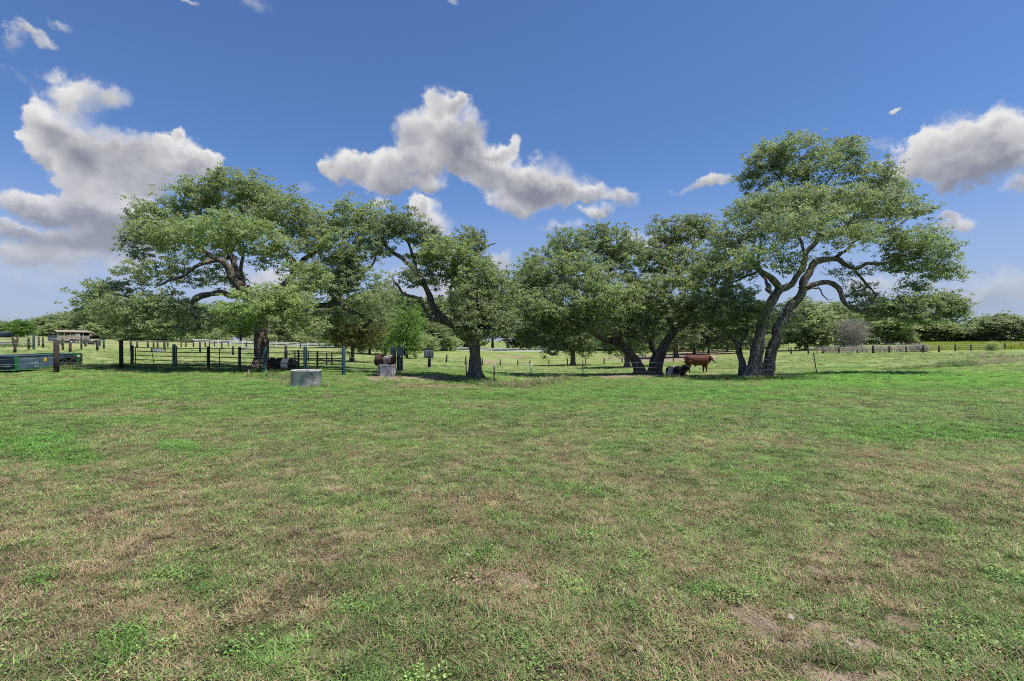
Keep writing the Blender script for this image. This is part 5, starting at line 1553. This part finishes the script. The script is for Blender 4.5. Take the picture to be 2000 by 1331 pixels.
# ---- stock trailer
def trailer():
    P0 = on_ground(112, 84)
    u = Vector((0.2, 0.98)).normalized()
    root = empty('stock_trailer', P0, math.atan2(u.y, u.x))
    look(root, 'faded tan stock trailer with slotted sides under the left treeline', 'trailer')
    Lw, Ww = 5.2, 1.9; z0, z1 = .45, 1.95
    for y in (0, Ww):
        for i in range(5):
            x = (i + .5) * Lw / 5
            MB().box((x, y, z0 + .45), (Lw / 5 - .04, .05, .9)).put('panel', TAN, root)
        for i in range(6):
            MB().box((i * Lw / 5, y, (z0 + z1) / 2), (.07, .08, z1 - z0)).put('upright', TAN, root)
        MB().box((Lw / 2, y, z1 - .03), (Lw, .07, .10)).put('top_rail', TAN, root)
    MB().box((0, Ww / 2, z0 + .42), (.06, Ww - .1, 1.0)).put('tailgate', CABINET, root)
    MB().box((0, Ww / 2, z0 + 1.2), (.05, .07, .55)).put('upright', TAN, root)
    MB().box((Lw, Ww / 2, z0 + .75), (.06, Ww - .1, 1.5)).put('bulkhead', DARKIN, root)
    MB().box((Lw / 2, Ww / 2, z0 - .04), (Lw, Ww, .10)).put('floor', DARKIN, root)
    V = []; m_ = MB(); n = 9
    prof = [(-.10 + (Ww + .2) * i / (n - 1), z1 + .02 + .30 * math.sin(math.pi * i / (n - 1)) ** .7) for i in range(n)]
    for (x, drop) in ((-.25, 0), (Lw * .6, 0), (Lw + .25, -.03), (Lw + 1.1, -.25)):
        for (y, z) in prof: m_.v.append((x, y, z + drop))
        for (y, z) in prof: m_.v.append((x, y, z + drop - .05))
    for a in range(3):
        for i in range(n - 1):
            o = a * 2 * n
            m_.f.append((o + i, o + i + 1, o + 2 * n + i + 1, o + 2 * n + i)); m_.f.append((o + n + i, o + 3 * n + i, o + 3 * n + i + 1, o + n + i + 1))
    m_.put('roof', ROOFTAN, root, True)
    MB().prism([(Lw + .04, z0 + .9), (Lw + 1.05, z0 + 1.05), (Lw + 1.05, z1 - .24), (Lw + .04, z1)], .02, Ww - .02).put('nose', TAN, root)
    MB().bar((Lw + .9, Ww / 2, z0 + .9), (Lw + .9, Ww / 2, .35), .06).put('coupler', BLACKPIPE, root)
    for x in (2.1, 2.95):
        for y in (-.05, Ww + .05):
            w = empty('wheel', (x, y, .36)); w.parent = root
            MB().lathe([(.18, -.10), (.33, -.11), (.37, 0), (.33, .11), (.18, .10)], 20, 'Y').put('tyre', RUBBER, w, True)
            MB().lathe([(.001, -.07), (.18, -.07), (.18, .07), (.001, .07)], 16, 'Y').put('rim', WHITE, w, True)
    for y in (-.12, Ww + .12):
        MB().prism([(1.6, .50), (1.75, .78), (3.3, .78), (3.45, .50), (3.38, .50), (3.25, .72), (1.8, .72), (1.68, .50)], y - .1, y + .1).put('mudguard', TAN, root)


trailer()

# ---- small far things on the left
p = on_ground(178, 86)
root = empty('farm_cart', p, R(10)); look(root, 'low dark blue cart standing right of the stock trailer', 'cart')
MB().box((0, 0, .55), (2.0, 1.1, .28)).put('bed', BLUEDARK, root, bevel=.03)
MB().box((1.25, 0, .45), (.6, .1, .08)).put('drawbar', BLUEDARK, root)
MB().box((.4, -.57, .62), (.5, .03, .16)).put('panel', WHITE, root)
for (x, y) in ((-.6, -.6), (-.6, .6), (.6, -.6), (.6, .6)):
    MB().lathe([(.1, -.08), (.26, -.09), (.29, 0), (.26, .09), (.1, .08)], 16, 'Y', (x, y, .29)).put('wheel', RUBBER, root, True)


def tank(px, d, r, h, label, mat, ry=None):
    q = on_ground(px, d)
    rt = empty('stock_tank', q); look(rt, label, 'tank')
    MB().lathe([(r * .98, -.05), (r, .1 * h), (r * .985, .35 * h), (r, .5 * h), (r * .985, .7 * h), (r, .92 * h), (r * 1.03, .96 * h), (r * 1.03, h), (r * .97, h), (r * .95, .2), (.001, .2)], 28).put('basin', mat, rt, True)
    MB().lathe([(r * .95, h * .8), (.001, h * .8 + .001)], 24).put('water', WATER, rt)


GALV = simple_mat('galvanised', (0.42, 0.44, 0.45), 0.45, metal=0.5, var=0.2)
tank(308, 64, .72, .60, 'pale galvanised stock tank behind the short pipe gate', GALV)
tank(4, 75, .85, .55, 'grey stock tank among the corral posts at the left edge', GALV)
tank(480, 84, .70, .45, 'small grey stock tank left of the big dark trunk', CONCRETE)
p = on_ground(603, 168)
root = empty('farm_shed', p); look(root, 'small white shed behind the white rail fence', 'shed')
MB().box((0, 0, 1.2), (3.4, 2.6, 2.4)).put('wall', WHITEP, root)
MB().prism([(-1.9, 2.38), (1.9, 2.38), (0, 3.1)], -1.5, 1.5).put('roof', GALV, root)
MB().box((.7, -1.32, .95), (.9, .05, 1.9)).put('door', CABINET, root)
for k, px in enumerate((2, 9, 17)):
    q = on_ground(px, 122 + k)
    o = MB().lathe([(.001, -.62), (.62, -.62), (.68, -.55), (.68, .55), (.62, .62), (.001, .62)], 24, 'Y', (0, 0, .62)).put('round_bale', BLUEDARK, None, True, loc=q, rot=(0, 0, R(20)))
    look(o, ('dark blue wrapped round bale cut by the left edge of the photograph', 'middle one of the three dark blue wrapped round bales', 'rightmost of the three dark blue wrapped round bales')[k], 'bale', 'row of round bales')


# ------------------------------------------------------------------ cattle
def hide_mat(name, kind):
    m_, g = new_mat(name)
    out = g.node('ShaderNodeOutputMaterial'); b = g.node('ShaderNodeBsdfPrincipled')
    tc = g.node('ShaderNodeTexCoord'); ob = tc.outputs['Object']
    n, _ = g.noise(ob, 6.0, 4.0, 0.6)
    warp = g.v('ADD', ob, g.v('SCALE', g.v('SUBTRACT', _, (.5, .5, .5)), scale=0.10))
    x, y, z = g.sep(warp)
    at = g.node('ShaderNodeAttribute'); at.attribute_name = 'pale'
    if kind == 'belt':
        c = g.mix(g.ramp(n, 0.3, 0.7), (0.012, 0.012, 0.016), (0.030, 0.026, 0.026))
        f = g.m('MULTIPLY', g.ramp(x, -0.42, -0.38), g.ramp(x, 0.10, 0.06))
        c = g.mix(f, c, (0.72, 0.62, 0.56))
    else:
        c = g.mix(g.ramp(n, 0.3, 0.7), (0.110, 0.026, 0.011), (0.055, 0.014, 0.008))
        hd = g.ramp(x, 0.93, 0.97)
        c = g.mix(hd, c, (0.30, 0.22, 0.175))
        brisket = g.m('MULTIPLY', g.ramp(x, 0.62, 0.68), g.ramp(z, 0.78, 0.70))
        c = g.mix(g.m('MULTIPLY', brisket, g.ramp(n, 0.4, 0.55)), c, (0.42, 0.30, 0.24))
    g.put(b.inputs['Base Color'], c)
    b.inputs['Roughness'].default_value = 0.7; b.inputs['Specular IOR Level'].default_value = 0.3
    g.l.new(b.outputs[0], out.inputs[0])
    return m_


def eltube(P, k=14):
    """P rows: x y z, half width, half height -> closed tube with elliptic rings"""
    P = np.asarray(P, float)
    pts = []
    for i in range(len(P) - 1):
        for t in np.linspace(0, 1, 4, endpoint=False):
            p0 = P[max(i - 1, 0)]; p1 = P[i]; p2 = P[i + 1]; p3 = P[min(i + 2, len(P) - 1)]
            pts.append(0.5 * ((2 * p1) + (-p0 + p2) * t + (2 * p0 - 5 * p1 + 4 * p2 - p3) * t * t + (-p0 + 3 * p1 - 3 * p2 + p3) * t ** 3))
    pts.append(P[-1]); pts = np.array(pts)
    T = np.gradient(pts[:, :3], axis=0); T /= np.linalg.norm(T, axis=1, keepdims=True)
    V = []; F = []
    for i, p_ in enumerate(pts):
        t = Vector(T[i]); side = Vector((0, 0, 1)).cross(t)
        side = Vector((0, 1, 0)) if side.length < 0.25 else side.normalized()
        up = t.cross(side).normalized()
        for j in range(k):
            th = 2 * math.pi * j / k
            V.append(Vector(p_[:3]) + side * (max(p_[3], .01) * math.cos(th)) + up * (max(p_[4], .01) * math.sin(th)))
    n = len(pts)
    for a in range(n - 1):
        for j in range(k):
            q = (j + 1) % k
            F.append((a * k + j, a * k + q, (a + 1) * k + q, (a + 1) * k + j))
    F.append(tuple(range(k))[::-1]); F.append(tuple((n - 1) * k + j for j in range(k)))
    return V, F


def animal(name, tubes_, mat, loc, rz, label, cat, horns=(), eyes=(), ears=(), vox=0.03, sc=1.0):
    root = empty(name, loc, rz); root.scale = (sc, sc, sc); look(root, label, cat)
    V = []; F = []
    for P in tubes_:
        v, f = eltube(P); o = len(V); V += [tuple(q) for q in v]; F += [tuple(o + i for i in q) for q in f]
    me = bpy.data.meshes.new(name + '_body'); me.from_pydata(V, [], F); me.update()
    bm = bmesh.new(); bm.from_mesh(me); bmesh.ops.recalc_face_normals(bm, faces=bm.faces); bm.to_mesh(me); bm.free()
    o = link('body', me, mat, root)
    r = o.modifiers.new('skin', 'REMESH'); r.mode = 'VOXEL'; r.voxel_size = vox; r.use_smooth_shade = True
    s = o.modifiers.new('smooth', 'SMOOTH'); s.factor = 0.5; s.iterations = 4
    for P in horns:
        m_ = MB()
        for a, b in zip(P[:-1], P[1:]): m_.bar(a[:3], b[:3], a[3], 7, b[3])
        m_.put('horn', HORN, root, True)
    for e in eyes:
        MB().lathe([(.001, -.02), (.018, -.01), (.022, 0), (.018, .01), (.001, .02)], 8, 'Z', e).put('eye', DARKIN, root, True)
    return root


HORN = simple_mat('horn', (0.50, 0.44, 0.34), 0.5)
RED = hide_mat('red_hide', 'red'); BELT = hide_mat('belted_hide', 'belt')


def leg(x, y, z0, front, thick=1.0, bend=0.0):
    if front:
        return [(x, y, z0, .12 * thick, .14 * thick), (x + .01, y, z0 * .62, .075 * thick, .095 * thick), (x + .01 + bend, y, z0 * .40, .055 * thick, .062 * thick), (x + bend, y, z0 * .15, .042 * thick, .045 * thick), (x + bend + .01, y, .06, .052 * thick, .055 * thick), (x + bend + .02, y, .0, .06 * thick, .068 * thick)]
    return [(x, y, z0, .15 * thick, .22 * thick), (x + .05, y, z0 * .72, .11 * thick, .15 * thick), (x - .06 + bend, y, z0 * .44, .055 * thick, .075 * thick), (x - .02 + bend, y, z0 * .16, .042 * thick, .05 * thick), (x + bend, y, .06, .052 * thick, .055 * thick), (x + bend + .02, y, 0, .06 * thick, .07 * thick)]


# red bull, standing side on, head turned to the camera
p = on_ground(1363, 41.5)
bull = [
    [(-.98, 0, 1.02, .16, .20), (-.85, 0, 1.04, .29, .30), (-.55, 0, 1.03, .34, .36), (-.1, 0, .96, .38, .42), (.30, 0, .97, .37, .41), (.60, 0, 1.00, .32, .40), (.80, -.02, 1.06, .22, .32), (.95, -.06, 1.12, .17, .23)],
    [(.86, -.04, 1.12, .19, .23), (1.00, -.12, 1.18, .17, .19), (1.08, -.26, 1.10, .16, .17), (1.12, -.40, .96, .125, .13), (1.14, -.50, .84, .11, .10), (1.15, -.54, .80, .07, .06)],
    leg(-.80, .17, .92, False, 1.2), leg(-.72, -.17, .92, False, 1.2, .02), leg(.50, .16, .86, True, 1.3), leg(.58, -.16, .86, True, 1.3, .02),
    [(-1.0, 0, 1.16, .05, .05), (-1.10, 0, 1.05, .035, .035), (-1.18, 0, .75, .022, .022), (-1.32, 0, .42, .045, .045), (-1.36, 0, .30, .02, .02)],
    [(.98, -.24, 1.16, .03, .05), (.86, -.33, 1.17, .025, .07), (.78, -.38, 1.13, .012, .03)], [(1.08, -.10, 1.16, .03, .05), (1.22, -.06, 1.16, .025, .07), (1.30, -.04, 1.12, .012, .03)],
    [(-.25, 0, .62, .08, .10), (-.15, 0, .50, .05, .08)],
]
animal('bull', bull, RED, p, R(2), 'red-brown white-faced bull standing under the oaks, head turned to us', 'bull',
       horns=[[(.98, -.20, 1.25, .03), (.88, -.28, 1.30, .022), (.80, -.34, 1.33, .006)], [(1.07, -.13, 1.25, .03), (1.18, -.08, 1.30, .022), (1.27, -.06, 1.33, .006)]], eyes=[(.98, -.31, 1.10), (1.15, -.25, 1.10)], sc=1.04)


def lying(head):
    t = [
        [(-.85, 0, .30, .14, .16), (-.70, 0, .38, .32, .32), (-.35, 0, .40, .42, .38), (.05, 0, .40, .43, .40), (.40, 0, .42, .38, .40), (.65, 0, .46, .27, .34), (.80, 0, .56, .18, .22)],
        [(-.55, -.30, .22, .20, .20), (-.25, -.46, .16, .13, .14), (-.10, -.48, .08, .07, .08), (-.35, -.56, .05, .05, .05)],
        [(.45, -.22, .22, .14, .16), (.68, -.30, .12, .09, .10), (.82, -.28, .07, .06, .06), (.62, -.36, .045, .05, .045)],
        [(.45, .22, .22, .14, .16), (.72, .26, .12, .09, .10), (.95, .22, .06, .06, .06), (1.02, .2, .045, .05, .045)],
        [(-.86, .05, .36, .04, .04), (-.95, .15, .18, .03, .03), (-.90, .30, .06, .04, .04)],
    ]
    return t + head


h1 = [[(.70, 0, .58, .17, .20), (.86, 0, .74, .14, .16), (.98, 0, .80, .13, .14), (1.10, -.02, .70, .11, .12), (1.20, -.03, .58, .09, .09), (1.25, -.03, .52, .06, .05)],
      [(.95, .12, .86, .03, .04), (.93, .24, .88, .03, .06), (.92, .31, .86, .012, .02)], [(.95, -.12, .86, .03, .04), (.93, -.24, .88, .03, .06), (.92, -.31, .86, .012, .02)]]
p = on_ground(1320, 33.2)
animal('cow', lying(h1), BELT, p, R(-62), 'black cow with a white belt lying at the foot of the twin oaks', 'cow', eyes=[(1.06, .10, .78), (1.06, -.12, .78)], sc=0.86)
h2 = [[(.70, 0, .58, .17, .20), (.86, .04, .66, .14, .16), (.98, .10, .66, .12, .13), (1.08, .18, .56, .10, .11), (1.14, .24, .46, .08, .08), (1.16, .26, .42, .05, .05)],
      [(.93, .20, .74, .03, .04), (.88, .30, .76, .03, .06), (.85, .36, .74, .012, .02)], [(.98, -.02, .74, .03, .04), (1.02, -.13, .76, .03, .06), (1.03, -.20, .74, .012, .02)]]
p = on_ground(556, 28.3)
animal('cow', lying(h2), BELT, p, R(176), 'black cow with a pale belt lying behind the teal pipe fence', 'cow', sc=0.80)
h3 = [[(.70, 0, .58, .16, .19), (.84, .06, .78, .13, .15), (.94, .12, .86, .12, .13), (1.02, .22, .76, .11, .11), (1.07, .30, .62, .09, .09), (1.08, .33, .56, .06, .05)],
      [(.86, .24, .90, .03, .04), (.78, .32, .92, .03, .06)], [(.98, .04, .90, .03, .04), (1.08, -.02, .92, .03, .06)]]
p = on_ground(543, 29.8)
animal('calf', lying(h3), RED, p, R(190), 'red white-faced calf lying against the left oak trunk', 'calf', sc=0.72)
